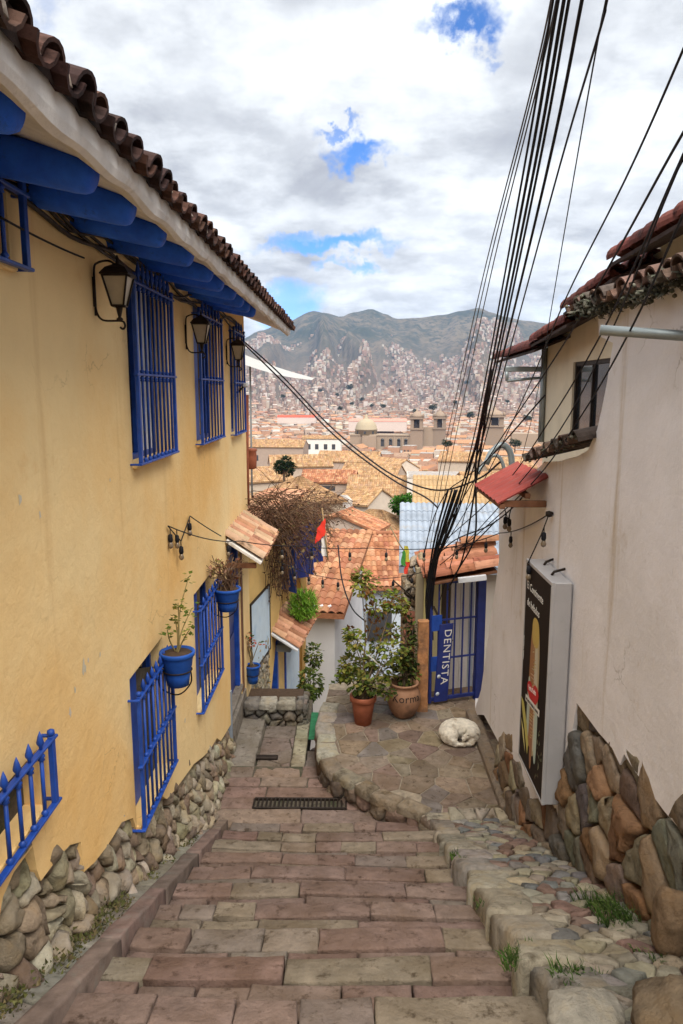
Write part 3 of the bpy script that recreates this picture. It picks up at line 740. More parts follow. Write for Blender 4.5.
def window(o,kind,bars,nb,gz0=None,gz1=None,lab=None,tip=.13):
    y0,y1,z0,z1=o; h=z1-z0
    mb=MB(); x=WX-.12
    for a,b,c,d in ((y0,y0+.05,z0,z1),(y1-.05,y1,z0,z1),(y0+.05,y1-.05,z0,z0+.05),(y0+.05,y1-.05,z1-.05,z1),((y0+y1)/2-.025,(y0+y1)/2+.025,z0+.05,z1-.05)):
        mb.bbox((x-.03,a,c),(x+.012,b,d),.005)
    wn_=mb.build('window',M['blue' if kind!='brown' else 'wood'],house)
    if lab: wn_['label']=lab
    mb=MB(); mb.quad(V((x-.022,y0,z0)),V((x-.022,y1,z0)),V((x-.022,y1,z1)),V((x-.022,y0,z1)),); mb.build('pane',M['glass'],wn_)
    if kind=='shutter':
        mb=MB(); mb.bbox((x+.015,y0+.03,z0+.02),(x+.045,y0+(y1-y0)*.42,z1-.02),.006); mb.build('shutter',M['blue'],wn_)
    if kind=='curtain':
        mb=MB(); n=24; vs=[]; 
        rings=[[V((x-.012+.01*math.sin(i*1.6),y0+(y1-y0)*(.52+.42*i/n),z)) for i in range(n+1)] for z in (z0+.05,z1-.05)]
        mb.loft(rings,closed=False,smooth=True); mb.build('curtain',M['white_far'],wn_,recalc=False)
    mb=MB(); mb.bbox((WX-.20,y0-.0,z0-.035),(WX+.035,y1+.0,z0+.004),.008); mb.build('sill',M['yellow'],wn_)
    mb=MB(); grille(mb,y0-.02,y1+.02,gz0 if gz0 is not None else z0-.01,gz1 if gz1 is not None else z1-.15,nb,bars,tip=tip); mb.build('grille',M['blue'],wn_)
window(U0,'brown',[.585,.93],9,.585,1.0,'small window under the eaves at the near end',tip=.10)
window(U1,'curtain',[-.555,.115,.78],10,-.555,.79,'tall upper window beside the nearest lantern',tip=.16)
window(U2,'shutter',[-.575,.115,.79],8,-.575,.80,'tall upper window in the middle',tip=.15)
window(U3,'shutter',[-.615,.10,.79],5,-.615,.80,'tall upper window at the far corner',tip=.15)
window(B1,'brown',[-2.19,-1.825],12,-2.19,-1.825,'low window with a short spiked grille at the near end',tip=.11)
window(B2,'shutter',[-3.34,-2.82,-2.285],9,-3.34,-2.285,'tall lower window beside the hanging pot',tip=.11)
window(B3,'shutter',[-3.44,-2.90,-2.30],8,-3.44,-2.30,'tall lower window next to the door',tip=.10)
# door
y0,y1,z0,z1=DR; mb=MB()
for a,b,c,d in ((y0,y0+.09,z0,z1),(y1-.09,y1,z0,z1),(y0+.09,y1-.09,z1-.09,z1)): mb.bbox((WX-.16,a,c),(WX-.02,b,d),.01)
dr=mb.build('door',M['blue'],house)
mb=MB(); mb.bbox((WX-.13,y0+.09,z0),(WX-.09,y1-.09,z1-.09),.004)
for a,b in ((z0+.15,z0+.9),(z0+1.05,z1-.25)): mb.bbox((WX-.09,y0+.2,a),(WX-.07,y1-.2,b),.01)
mb.build('door_leaf',M['blue_dark'],dr)
mb=MB(); mb.bbox((WX-.2,y0+.02,LZ-.2),(WX+.03,y1+.25,z0-.16),.015); mb.bbox((WX-.2,y0-.02,z0-.06),(WX+.02,y1+.02,z0),.01); mb.col=(.3,.26,.22); mb.c=[(.30,.26,.22)]*len(mb.f); mb.build('doorstep',M['stone'],house)
mb=MB(); mb.bbox((WX-.06,9.64,-4.98),(WX+.015,9.71,-4.1),.01); mb.build('corner_post',M['tin'],house)
mb=MB(); mb.bbox((WX-.03,10.78,-4.6),(WX+.012,10.95,-2.05),.01); mb.build('brown_jamb',M['wood'],house)
# small tiled awning over the door
A0=V((WX+.02,9.55,-1.93)); eA=V((0,1,0)); uA=V((-.47,0,.31)).normalized(); LA=.565
aw=thing('tiled_awning','small lean-to clay tile awning over the blue door of the yellow house','awning',(WX,10.4,-2.1))
mb=MB(); tiled(mb,V((-1.165,9.56,-2.235)),eA,uA,9,1.82,2,.30,.085,[(.52,.27,.16),(.60,.34,.21),(.45,.22,.13),(.62,.42,.28)],lift=.02); mb.build('tile_roof',M['tile'],aw,recalc=False)
mb=MB(); Mx=frame(V((-1.175,9.54,-2.27)),uA,eA,uA.cross(eA)); mb.bbox((0,0,-.02),(LA-.01,1.86,.022),.006,M=Mx); mb.build('deck',M['soffit'],aw)
mb=MB(); mb.bbox((WX+.001,9.6,-2.35),(-1.25,9.65,-2.28),.005); mb.build('bracket',M['wood'],aw); mb=MB(); mb.bbox((WX+.001,11.3,-2.35),(-1.25,11.35,-2.28),.005); mb.build('bracket',M['wood'],aw)

# wall lanterns
def lantern(px,py,side_len,lab):
    c=onx(px,py,WX)                                     # where the bracket meets the wall (middle)
    t=thing('wall_lantern',lab,'lantern',c,'lanterns along the yellow wall')
    O=V((c.x,c.y,c.z)); out=V((1,0,0)); r=.30
    mb=MB(); rt=.009
    mb.tube(spline([O+V((.012,0,-.20)),O+V((.014,0,.0)),O+V((.018,0,.17)),O+V((.05,0,.21)),O+V((.13,0,.225)),O+V((.20,0,.19))],6),rt,6)
    mb.tube(spline([O+V((.012,0,-.05)),O+V((.02,0,-.17)),O+V((.07,0,-.235)),O+V((.20,0,-.24)),O+V((.235,0,-.25)),O+V((.245,0,-.285)),O+V((.225,0,-.305)),O+V((.205,0,-.29))],6),rt,6)
    mb.tube([O+V((.006,0,-.13)),O+V((.006,0,.10))],.017,6)
    mb.build('bracket',M['iron'],t)
    t.scale=(.80,.80,.80); L0=O+V((.205,0,-.24)); mb=MB()
    mb.lathe([(.012,0),(.03,.012),(.012,.03),(.018,.05),(.028,.10),(.036,.115)],L0,10)
    zb,zt=.115,.345; hb,ht=.048,.098
    def ring(h,z,M_=rotz(PI/4)): return [L0+V((sx*h,sy*h,z)) for sx,sy in ((-1,-1),(1,-1),(1,1),(-1,1))]
    rb,rtp=ring(hb,zb),ring(ht,zt)
    for i in range(4): mb.tube([rb[i],rtp[i]],.009,5); mb.tube([rb[i],rb[(i+1)%4]],.008,5); mb.tube([rtp[i],rtp[(i+1)%4]],.010,5)
    mb.loft([ring(ht*1.16,zt+.005),ring(ht*1.16,zt+.016),ring(ht*.80,zt+.062),ring(ht*.40,zt+.085),ring(.012,zt+.10)],caps=True)
    mb.lathe([(.012,zt+.095),(.018,zt+.11),(.008,zt+.122),(.016,zt+.136),(.002,zt+.165)],L0,8)
    mb.build('lantern_frame',M['iron'],t)
    mb=MB(); mb.loft([ring(hb-.006,zb+.004),ring(ht-.006,zt-.004)]); mb.build('lamp_glass',M['lamp_glass'],t)
lantern(93,290,0,'black iron wall lantern nearest the camera on the yellow wall')
lantern(185,333,0,'black iron wall lantern between the first two tall upper windows')
lantern(226,352,0,'black iron wall lantern by the far upper corner of the yellow wall')
# security camera on the wall
c=onx(235,386,WX); t=thing('security_camera','small white security camera under the far lantern of the yellow wall','camera',c)
mb=MB(); mb.bbox((c.x+.12,c.y-.07,c.z-.02),(c.x+.18,c.y+.09,c.z+.04),.014); mb.build('body',M['panel_white'],t)
mb=MB(); mb.tube([c+V((0,0,-.10)),c+V((.05,0,-.08)),c+V((.13,0,-.0))],.015,6); mb.bbox((c.x,c.y-.03,c.z-.16),(c.x+.02,c.y+.03,c.z+.02),.004); mb.build('mount',M['iron'],t)

# leaves helper
def leafblob(mb,c,rx,ry,rz,n,size,cols,droop=.2,shell=.35):
    for _ in range(n):
        while True:
            p=V((R(-1,1),R(-1,1),R(-1,1)))
            if shell<p.length<1 or (p.length<shell and random.random()<.25): break
        q=c+V((p.x*rx,p.y*ry,p.z*rz)); leafat(mb,q,p.normalized() if p.length>1e-3 else V((0,0,1)),size*R(.65,1.3),random.choice(cols),droop)
def leafat(mb,q,dirn,s,col,droop=.2,wid=.42):
    d=(dirn+V((R(-.8,.8),R(-.8,.8),R(-.5,.6)))).normalized(); d.z-=droop; d.normalize()
    sd=d.cross(V((R(-.3,.3),R(-.3,.3),1))); 
    if sd.length<1e-3: sd=V((1,0,0))
    sd.normalize(); nn=sd.cross(d); f=s*wid
    a,b=q,q+d*s; m=q+d*s*.5-nn*s*.08
    l1=q+d*s*.45+sd*f+nn*s*.06; l2=q+d*s*.45-sd*f+nn*s*.06
    mb.add([a,l1,b,l2,m],[(0,1,4),(1,2,4),(2,3,4),(3,0,4)],col=vary(col,.2),smooth=False)
G1=[(.17,.22,.035),(.25,.28,.05),(.11,.16,.03),(.30,.30,.07)]
G2=[(.07,.11,.025),(.10,.14,.03),(.15,.18,.04),(.045,.07,.018),(.20,.21,.05)]
def pot_body(mb,c,r,h,bands=True):
    pr=[(r*.05,-h),(r*.62,-h),(r*.70,-h*.72),(r*.80,-h*.45),(r*.83,-h*.43),(r*.87,-h*.24),(r*.90,-h*.22),(r*.93,-h*.14),(r*1.0,-h*.12),(r*1.02,-.012),(r*1.0,0),(r*.9,0),(r*.86,-h*.12),(r*.02,-h*.14)]
    mb.lathe(pr,c,20,caps=True)
def wall_pot(px,py,d,r,h,lab,kind):
    c=at(px,py,d); t=thing('potted_plant',lab,'potted plant',c-V((0,0,h)))
    mb=MB(); pot_body(mb,c,r,h); mb.build('pot',M['blue_pot'],t)
    mb=MB(); mb.lathe([(.001,-.02),(r*.86,-.022),(r*.80,-.012),(.001,-.004)],c,14); mb.build('soil',M['soil'],t)
    mb=MB(); w_=c.x-WX
    rg=[c+V((math.cos(2*PI*k/20)*r*.80,math.sin(2*PI*k/20)*r*.80,-h*.56)) for k in range(21)]
    mb.tube(rg,.007,5); mb.tube(spline([c+V((r*.6,r*.55,-h*.56)),c+V((r*.5,r*1.0,-h*1.15)),c+V((-w_*.2,r*.9,-h*1.5)),c+V((-w_+.005,r*.6,-h*1.25)),c+V((-w_+.005,r*.3,-h*.8)),c+V((-r*.8,0,-h*.56))],6),.007,5)
    mb.build('bracket',M['iron'],t)
    return c,t
c,t=wall_pot(177,651,6.30,.150,.30,'blue clay pot with a thin leggy green plant on the yellow wall','leggy')
mb=MB(); lf=MB()
for k,(dx,dy,L_) in enumerate(((.02,.02,.42),(.10,.16,.32),(-.05,-.1,.22),(.12,-.02,.2),(.06,.26,.58),(-.03,.1,.26))):
    p=spline([c+V((R(-.03,.03),R(-.03,.03),-.02)),c+V((dx*.5+R(-.03,.03),dy*.5,L_*.5)),c+V((dx,dy,L_))],5); mb.tube(p,[.008-.004*i/(len(p)-1) for i in range(len(p))],5,col=(.30,.24,.10))
    for i in range(9 if k else 16): 
        q=p[-1]+V((R(-.045,.045),R(-.045,.045),R(-.06,.04))); leafat(lf,q,V((R(-1,1),R(-1,1),.2)),.045,random.choice(G1),wid=.5)
    for i in range(3): leafat(lf,p[len(p)*2//3]+V((R(-.03,.03),R(-.03,.03),R(-.05,.05))),V((R(-1,1),R(-1,1),.1)),.04,random.choice(G1),wid=.5)
mb.build('stem',M['twig'],t,recalc=False); lf.build('foliage',M['leaf'],t,recalc=False)
c,t=wall_pot(227,588,8.75,.165,.27,'blue clay pot of dry brown twiggy plant beside the door','dry')
mb=MB(); lf=MB()
for k in range(75):
    d=V((R(-.20,.22),R(-.25,.25),R(.10,.40))); p=spline([c+V((R(-.1,.1),R(-.1,.1),-.02)),c+d*.55+V((R(-.05,.05),R(-.05,.05),.05)),c+d],4)
    mb.tube(p,.0045,3,caps=False,col=random.choice([(.22,.13,.08),(.30,.20,.12),(.16,.09,.06)]))
    if k%3==0: leafat(lf,p[-1],d,.06,random.choice([(.22,.09,.05),(.30,.16,.07),(.16,.10,.05)]))
for k in range(26): leafat(lf,c+V((R(-.16,.0),R(-.26,-.05),R(.18,.36))),V((0,0,1)),.06,random.choice([(.45,.20,.15),(.50,.30,.22),(.30,.25,.10)]))
mb.build('twig',M['twig'],t,recalc=False); lf.build('foliage',M['leaf'],t,recalc=False)
# cable bundle under the eaves and a loose wire on the wall
mb=MB()
for k in range(4):
    pts=[V((WX+.03+R(-.012,.012),y,.88+.06*math.sin(y*1.3+k)+R(-.03,.03)+(.10 if y<4 else .02))) for y in [1.2+.55*i for i in range(19)]]
    mb.tube(spline(pts,3),.011+.004*(k==0),5)
tag(mb.build('eave_cable',M['iron']),'sagging dark cables strung under the blue log ends of the yellow house','cable')
mb=MB(); mb.tube(sag(onx(0,217,WX+.09),onx(84,258,WX+.02),.01),.006,5); tag(mb.build('loose_wire',M['cable']),'thin wire from the small upper window to the nearest lantern','wire')

# chips of bare plaster in the ochre wall, and moss in the gutter
mb=MB()
for (px,py,s_) in ((84,668,.05),(88,660,.02),(75,690,.025),(70,712,.03),(100,655,.018),(185,720,.03),(160,590,.015),(20,500,.03),(40,515,.02),(110,480,.015)):
    p=onx(px,py,WX+.001); pts=[(p.y+s_*R(.3,1)*math.cos(2*PI*i/9),p.z+s_*1.5*R(.3,1)*math.sin(2*PI*i/9)) for i in range(9)]
    mb.add([V((WX+.0015,a,b)) for a,b in pts],[tuple(range(9))],col=vary((.66,.58,.46),.1))
struct(mb.build('wall_stain',M['print'],house,recalc=False),'stuff')
mb=MB()
for _ in range(150):
    y=R(2.4,7.0) if random.random()<.5 else R(2.6,4.6); p=V((R(-1.66,-1.52),y,stair_z(y)+.05+R(0,.05)))
    for k in range(16):
        q=p+V((R(-.05,.05),R(-.09,.09),R(-.01,.03))); d=V((R(-1,1),R(-1,1),R(.2,1))).normalized()*R(.012,.035); s2=d.orthogonal().normalized()*R(.005,.012)
        mb.tri(q-s2,q+s2,q+d,col=vary(random.choice([(.10,.10,.03),(.14,.13,.05),(.07,.075,.025),(.16,.12,.06)]),.2))
struct(mb.build('gutter_moss',M['moss'],recalc=False),'stuff')
# ------------------------------------------------------------------ the white house on the right
RX=1.80
wh=thing('white_house','white limewashed house with a bare boulder base on the right of the stairs','house',(RX,6,-3))
def rw(px,py): p=onx(px,py,RX); return p.y,p.z
bnd=[(683,833),(664,811),(642,781),(634,770),(624,754),(620,765),(612,748),(598,732),(590,721),(576.6,703),(572.5,729),(571,762),(568,776),(569,805),(561,818),(540,820),(524,785),(516,766),(510,752),(506,758),(500,745),(492,730),(484,715)]
pl=[rw(*b) for b in bnd]
far=10.15
top=[(far,-4.66),rw(481,690),rw(490,625),rw(499,560)]+[rw(499,502),rw(545,462),rw(560,461),rw(578,456),rw(588,450),rw(597,430),rw(602,408),rw(607,383),rw(611,355),rw(613,343),rw(599,336),rw(598,312)]
outer=[(-2,1.0),(-2,pl[0][1]+2.4),(2.6,pl[0][1]+.62)]+pl+top[:]+[(4.0,.62),(-2,.62)]
outer=[(-2,.62)]+outer[1:-1]
mb=MB(); plate(mb,outer,[],lambda y,z,h: V((RX+h*-1 if False else RX-h,y,z)),.25)
# uneven hand-plastered face
mb.build('wall',M['white'],wh,recalc=False)
fe=rw(499,530)[0]; mb=MB(); mb.quad(V((RX+.22,far,-5)),V((RX+5,far,-5)),V((RX+5,fe,-1.3)),V((RX+.22,fe,-1.3))); mb.build('end_wall',M['white'],wh); mb=MB(); mb.quad(V((RX+.02,far-.02,-5)),V((RX+.24,far-.02,-5)),V((RX+.24,far-.02,-4.4)),V((RX+.02,far-.02,-4.4)))
mb.build('end_wall',M['white'],wh)
mb=MB(); mb.bbox((RX-.12,7.55,TZ-.1),(RX+.05,10.1,TZ+.11),.03); mb.c=[(.30,.235,.18)]*len(mb.f); mb.build('foot_ledge',M['rock'],wh)
# boulders at the base
BC=[(.44,.35,.25),(.36,.20,.11),(.34,.24,.16),(.24,.155,.10),(.22,.22,.16),(.25,.24,.185),(.31,.25,.19),(.33,.17,.095),(.18,.165,.155),(.29,.24,.20),(.38,.30,.21),(.23,.17,.125)]
mb=MB(); bed=MB()
def topz(y):      # plaster edge height
    ps=[(2.6,pl[0][1]+.62)]+pl
    for (a,za),(b,zb) in zip(ps,ps[1:]):
        if a<=y<=b or b<=y<=a: return max(za,zb)
    return ps[-1][1]
sd=[]
y=2.0
def bt(p): return ramp_z(p[0])-.12<p[1]<topz(p[0])+.09
def rt(p,s=1): a=.92*s; return (p[0]*math.cos(a)-p[1]*math.sin(a),p[0]*math.sin(a)+p[1]*math.cos(a))
seeds=[rt(q,-1) for q in jseeds(-3,10,-9,6,.18,.38,.40)]
seeds=[q for q in seeds if 1.6<q[0]<8.5 and -5.6<q[1]<-.4]
for c in cells([(a+.0,b) for a,b in seeds],[(1.8,-5.2),(8.3,-5.2),(8.3,-.8),(1.8,-.8)],.012,1,1,keep=bt):
    cy_=sum(p[0] for p in c)/len(c); cz_=sum(p[1] for p in c)/len(c)
    k=.28*(1-min(1,max(0,(cz_-ramp_z(cy_))/1.2)))
    hh=R(.02,.07)*(1 if cy_<6.3 else .6)
    if cz_>topz(cy_)-.24: hh=min(hh,.016)
    mb.stone(c,lambda u,v,h,k=k: V((RX+.055-h-k*.30,u+(v-cz_)*0,v)),hh+.02,.13,-.12,.018,vary(random.choice(BC),.18),dome=.12,ease=.6,rough=.003 if cz_>topz(cy_)-.24 else .014)
mb.build('stone_base',M['rock'],wh)
mb=MB(); mb.quad(V((RX+.035,1.0,-3.0)),V((RX+.035,8.4,-5.4)),V((RX+.035,8.4,-3.6)),V((RX+.035,1.0,-.6))); mb.build('base_mortar',M['mortar'],wh)
# big boulders standing free at the foot of the wall
def boulder(px,py,d,rx,ry,rz,tilt,col,lab):
    c=at(px,py,d); mb=MB(); n=30; rings=[]
    Mt=Matrix.Rotation(tilt,3,'X')
    for i in range(1,20):
        th=PI*i/20; ring=[]
        for j in range(n):
            ph=2*PI*j/n; v=V((math.sin(th)*math.cos(ph),math.sin(th)*math.sin(ph),math.cos(th)))
            k=1+.22*mnoise.noise(v*1.5+V((px,py,0)))+.10*mnoise.noise(v*3.6+V((py,0,0)))+.04*mnoise.noise(v*9); sg=lambda q: math.copysign(abs(q)**.8,q)
            ring.append(Mt@V((sg(v.x)*rx*k,sg(v.y)*ry*k,sg(v.z)*rz*k))+c)
        rings.append(ring)
    mb.loft(rings,caps=True,col=col,smooth=True); o=mb.build('boulder',M['rock'],loc=c-V((0,0,rz))); return tag(o,lab,'boulder')
boulder(670,925,3.75,.075,.11,.20,.25,(.30,.20,.12),'tall rounded brown boulder leaning on the base of the white wall')
boulder(694,1048,2.75,.20,.24,.17,.1,(.27,.20,.13),'big tan boulder at the bottom corner beside the cobbled ramp')
boulder(583,1016,2.98,.15,.12,.06,0,(.44,.40,.33),'pale flat boulder on the near end of the ramp edge')
# mossy tiled coping of the wall
mb=MB(); ms=MB(); y0=2.2; L_=rw(600,315)[0]+.18-y0; nc=int(L_/.19)
uC=V((1,0,.30)).normalized()
CC=[(.17,.10,.075),(.13,.085,.07),(.20,.13,.10),(.10,.08,.065)]
tiled(mb,V((RX-.14,y0,.57)),V((0,1,0)),uC,nc,L_,2,.30,.085,CC,lift=.03,jit=.025)
mb.build('coping_tile',M['tile_dark'],wh,recalc=False)
MOSS=[(.10,.105,.075),(.15,.145,.11),(.06,.06,.045),(.20,.19,.15)]
def mosscl(mb,c,r,n):
    for _ in range(n):
        p=c+V((R(-r,r),R(-r*1.2,r*1.2),R(-r*.8,r*.6))); d=V((R(-1,1),R(-1,1),R(-.9,1))).normalized(); s=R(.02,.06)
        sdv=d.orthogonal().normalized(); mb.tri(p-sdv*.01,p+sdv*.01,p+d*s,col=random.choice(MOSS))
        if random.random()<.4: mb.lathe([(.001,-.012),(.014,-.004),(.012,.008),(.001,.014)],p,5,col=random.choice(MOSS))
for i in range(60): mosscl(ms,V((RX-.13+R(-.04,.10),y0+1.2+(L_-1.2)*R(0,1),.585+R(-.05,.04))),.06,16)
struct(ms.build('coping_moss',M['moss'],wh,recalc=False),'stuff')
# broken lower coping where the wall steps down
mb=MB(); ms=MB(); ya,za=rw(592,441); yb_,zb=rw(545,459)
for i in range(6):
    f=i/5; tiled(mb,V((RX-.13,ya+(yb_-ya)*f-.09,za+(zb-za)*f-.02)),V((0,1,0)),V((1,0,.25)).normalized(),1,.2,1,.5,.095,CC,lift=.02,jit=.02)
    mosscl(ms,V((RX-.10,ya+(yb_-ya)*f,za+(zb-za)*f+.03)),.06,14)
mb.build('coping_tile',M['tile_dark'],wh,recalc=False); struct(ms.build('coping_moss',M['moss'],wh,recalc=False),'stuff')
# round pipe sticking out from the wall
t=at(600,330,4.05); e=at(700,337,3.92); mb=MB()
mb.tube([t,e,e+(e-t)*.6],.028,14)
tag(mb.build('pipe',M['galv']),'grey round metal pipe sticking out from the white wall below the mossy coping','pipe')

# cream upper house set back behind
HX=3.40
ch=thing('cream_house','cream painted house with a stepped dark red tile roof behind the white wall','house',(HX,10,-1))
hy0,hy1=4.2,onx(545,400,HX).y
def chp(px,py): p=onx(px,py,HX); return p.y,p.z
w0=chp(616,357); w1=chp(573,372); w2=chp(573,440); 
mb=MB(); wr=[(w0[0],w2[1]),(w1[0],w2[1]),(w1[0],w0[1]),(w0[0],w0[1])]
plate(mb,[(hy0,-3.5),(hy1,-4.5),(hy1,1.0),(11.2,1.15),(11.2,1.32),(9.3,1.32),(9.3,1.62),(7.6,1.62),(7.6,1.9),(hy0,2.2)],[wr],lambda y,z,h: V((HX-h,y,z)),.3,.10)
mb.build('wall',M['cream'],ch,recalc=False)
mb=MB(); mb.quad(V((HX+.002,hy1,-5)),V((HX+5,hy1,-5)),V((HX+5,hy1,1.6)),V((HX+.002,hy1,1.0))); mb.build('end_wall',M['cream'],ch)
mb=MB(); xx=HX+.06
for a,b,c_,d in ((w0[0],w0[0]+.06,w2[1],w0[1]),(w1[0]-.06,w1[0],w2[1],w0[1]),(w0[0]+.06,w1[0]-.06,w0[1]-.06,w0[1]),(w0[0]+.06,w1[0]-.06,w2[1],w2[1]+.05),((w0[0]*.45+w1[0]*.55)-.02,(w0[0]*.45+w1[0]*.55)+.02,w2[1]+.05,w0[1]-.06)): mb.bbox((xx-.03,a,c_),(xx+.03,b,d),.006)
wn_=mb.build('window',M['iron'],ch)
mb=MB(); mb.quad(V((xx+.01,w0[0],w2[1])),V((xx+.01,w1[0],w2[1])),V((xx+.01,w1[0],w0[1])),V((xx+.01,w0[0],w0[1]))); mb.build('pane',M['glass'],wn_)
# stepped tile roof
RED=[(.16,.045,.035),(.20,.06,.045),(.12,.038,.032),(.18,.055,.05)]
uR=V((1,0,.40)).normalized(); dk=MB(); mb=MB(); Xe=2.85
def ex(px,py): p=onx(px,py,Xe); return p.y,p.z
segs=[(700,188,620,262),(622,268,578,318),(580,322,548,358),(549,362,508,355)]
segs=[((3.9,ex(683,205)[1]),(ex(624,0)[0],ex(624,255)[1])),((ex(628,0)[0],ex(626,270)[1]),(ex(578,0)[0],ex(578,306)[1])),((ex(582,0)[0],ex(580,318)[1]),(ex(545,0)[0],ex(545,340)[1])),((ex(549,0)[0],ex(549,345)[1]),(ex(508,0)[0],ex(508,358)[1]))]
for (ya,za),(yb_,zb) in segs:
    o=V((Xe,ya,za)); e=V((0,yb_-ya,zb-za)); Lw=e.length; e.normalize(); nw=max(4,int(Lw/.23))
    tiled(mb,o+e*Lw,uR,-e,8,1.7,max(2,int(Lw/.34)),.34,.13,RED,lift=.03)
    up=V((0,0,-.02)); dk.col=(.05,.03,.025); dk.add([o+up,o+e*Lw+up,o+e*Lw+uR*2.2+up,o+uR*2.2+up],[(0,1,2,3)])
    dk.add([o+up*3,o+e*Lw+up*3,o+e*Lw+uR*2.2+up*3,o+uR*2.2+up*3],[(0,1,2,3)]); dk.quad(o+up,o+up*3,o+uR*2.2+up*3,o+uR*2.2+up); dk.quad(o+up,o+e*Lw+up,o+e*Lw+up*3,o+up*3)
mb.build('tile_roof',M['tile_dark'],ch,recalc=False); dk.build('roof_deck',M['tile_dark'],ch)
mb=MB(); p=V((HX-.06,hy1+.02,0)); 
dp=[V((HX-.05,hy1-.02,.72)),V((HX-.05,hy1-.02,-.9))]; mb.tube(dp,.05,8); mb.build('downpipe',M['galv'],ch)
t=thing('metal_bracket','grey metal arm frame sticking out at the far corner of the cream house','bracket',(HX,hy1,.6)); mb=MB()
a=at(505,366,12.9); b_=at(547,366,12.9); mb.bbox((a.x,a.y-.04,a.z-.10),(b_.x,a.y+.04,a.z-.01),.01); 
a2=at(507,381,12.9); b2=at(547,377,12.9); mb.tube([a2,b2],.028,6); mb.tube([a+V((.03,0,-.05)),a2],.03,6)
mb.build('arm',M['galv'],t)

# red corrugated awning
ra=thing('red_awning','faded red corrugated sheet awning on the white wall above the gate','awning',(RX,7.4,-1))
o=V((1.345,6.68,-1.02)); e=V((0,1,0)); Lw=1.30; u_=V((.455,0,.25)); mb=MB(); n=84; up=V((-.25,0,.455)).normalized()
top_=[]; bot=[]
for s in (0,.5,1):
    top_.append([o+u_*s+e*(Lw*i/n)+up*(.026*abs(math.sin(PI*Lw*i/n/.185))) for i in range(n+1)])
mb.loft(top_,closed=False,smooth=True); mb.loft([[p-up*.012 for p in r_] for r_ in top_],closed=False,smooth=True); mb.build('sheet',M['awning_red'],ra,recalc=False)
mb=MB(); mb.bbox((1.40,6.70,-1.06),(RX-.001,6.75,-1.0),.005); mb.bbox((1.40,7.9,-1.06),(RX-.001,7.95,-1.0),.005); mb.bbox((1.37,6.69,-1.075),(1.42,7.96,-1.03),.006); mb.bbox((1.6,6.70,-.98),(1.65,7.94,-.93),.006); mb.build('timber',M['wood'],ra)

# advertising light box
sg=thing('light_box_sign','tall dark light box sign with a printed ice lolly picture on the white wall','sign',(1.63,6.2,-3))
S0=at(552.5,583,5.92); S1=at(526.8,563.7,6.78)             # top near and top far corners of the face
zt=S0.z; eS=(V((S1.x,S1.y,0))-V((S0.x,S0.y,0))); SW=eS.length; eS.normalize(); SH=1.93; nS=V((-eS.y,eS.x,0)); nS=nS if nS.x<0 else -nS
zb=zt-SH
Ms=frame(V((S0.x,S0.y,zb)),eS,V((0,0,1)),nS)              # x along the face going away, y up, z out
mb=MB(); mb.bbox((0,0,-.165),(SW,SH,0),.012,M=Ms)
mb.bbox((-.004,.0,-.025),(SW+.004,.03,.006),.004,M=Ms); mb.bbox((-.004,SH-.03,-.025),(SW+.004,SH+.004,.006),.004,M=Ms); mb.bbox((-.004,.03,-.025),(.018,SH-.03,.006),.004,M=Ms); mb.bbox((SW-.018,.03,-.025),(SW+.004,SH-.03,.006),.004,M=Ms)
mb.build('box',M['metal'],sg)
mb=MB(); mb.bbox((.016,.022,-.01),(SW-.016,SH-.022,.003),.002,M=Ms); pn=mb.build('front_panel',M['panel_dark'],sg)
# print on the panel. Seen from the street x runs away, so reading direction is from far to near
def pr(a,b,h=.0055): return Ms@V((SW-a,b,h))
def printed(poly,col,h=.0055,th=.0012,name='picture'):
    global pic
    n=len(poly); pic.add([pr(a,b,h) for a,b in poly],[tuple(range(n))],col=col)
pic=MB()
def blob(cx,cy,w_,h_,pw=2.6,top=1,n=28):
    out=[]
    for i in range(n):
        t=2*PI*i/n; s,c_=math.sin(t),math.cos(t); out.append((cx+w_*math.copysign(abs(c_)**(2/pw),c_),cy+h_*math.copysign(abs(s)**(2/pw),s)))
    return out
cxp=SW*.50
printed(blob(cxp+0.029,.87,0.148,.63),(.52,.42,.25)); printed(blob(cxp-0.065,.84,0.083,.56),(.36,.17,.07),.0060); printed(blob(cxp+0.072,.80,0.058,.50),(.62,.56,.44),.0062)
printed(blob(cxp+0.014,1.37,0.116,.13),(.58,.42,.10),.0066); printed(blob(cxp-0.131,.62,0.049,.30),(.50,.58,.48),.0064); printed(blob(cxp+0.145,.50,0.049,.28),(.50,.60,.52),.0068); printed(blob(cxp+0.007,.46,0.046,.36),(.33,.14,.06),.007)
printed([(.03,.62),(.14,.60),(.27,.46),(.36,.30),(.33,.18),(.22,.34),(.09,.50)],(.55,.50,.12),.0072); printed([(.06,.42),(.14,.28),(.26,.16),(.18,.34)],(.65,.58,.22),.0075)
for i in range(34):
    t=i/33; yy=.38+1.0*t; xx=cxp+.03*math.sin(i*.9); ww=.10*math.sin(PI*min(1,t+.12))+.01
    printed([(xx-ww,yy),(xx-ww*.3,yy+.016),(xx+ww*.7,yy+.030),(xx+ww*.75,yy+.022),(xx-ww*.25,yy+.006)],vary(random.choice([(.62,.50,.30),(.44,.24,.10),(.56,.40,.16),(.50,.36,.20)]),.2),.0071+i*.00001)
for i in range(26):
    a,b=R(.52,.72)*SW/.75*.95,R(.08,.62); printed([(a,b),(a+R(.01,.03),b+R(-.02,.03)),(a+R(.0,.02),b+R(.02,.05))],random.choice([(.20,.12,.05),(.35,.32,.18),(.12,.16,.07)]),.0058)
pic.build('picture',M['print'],pn,recalc=False)
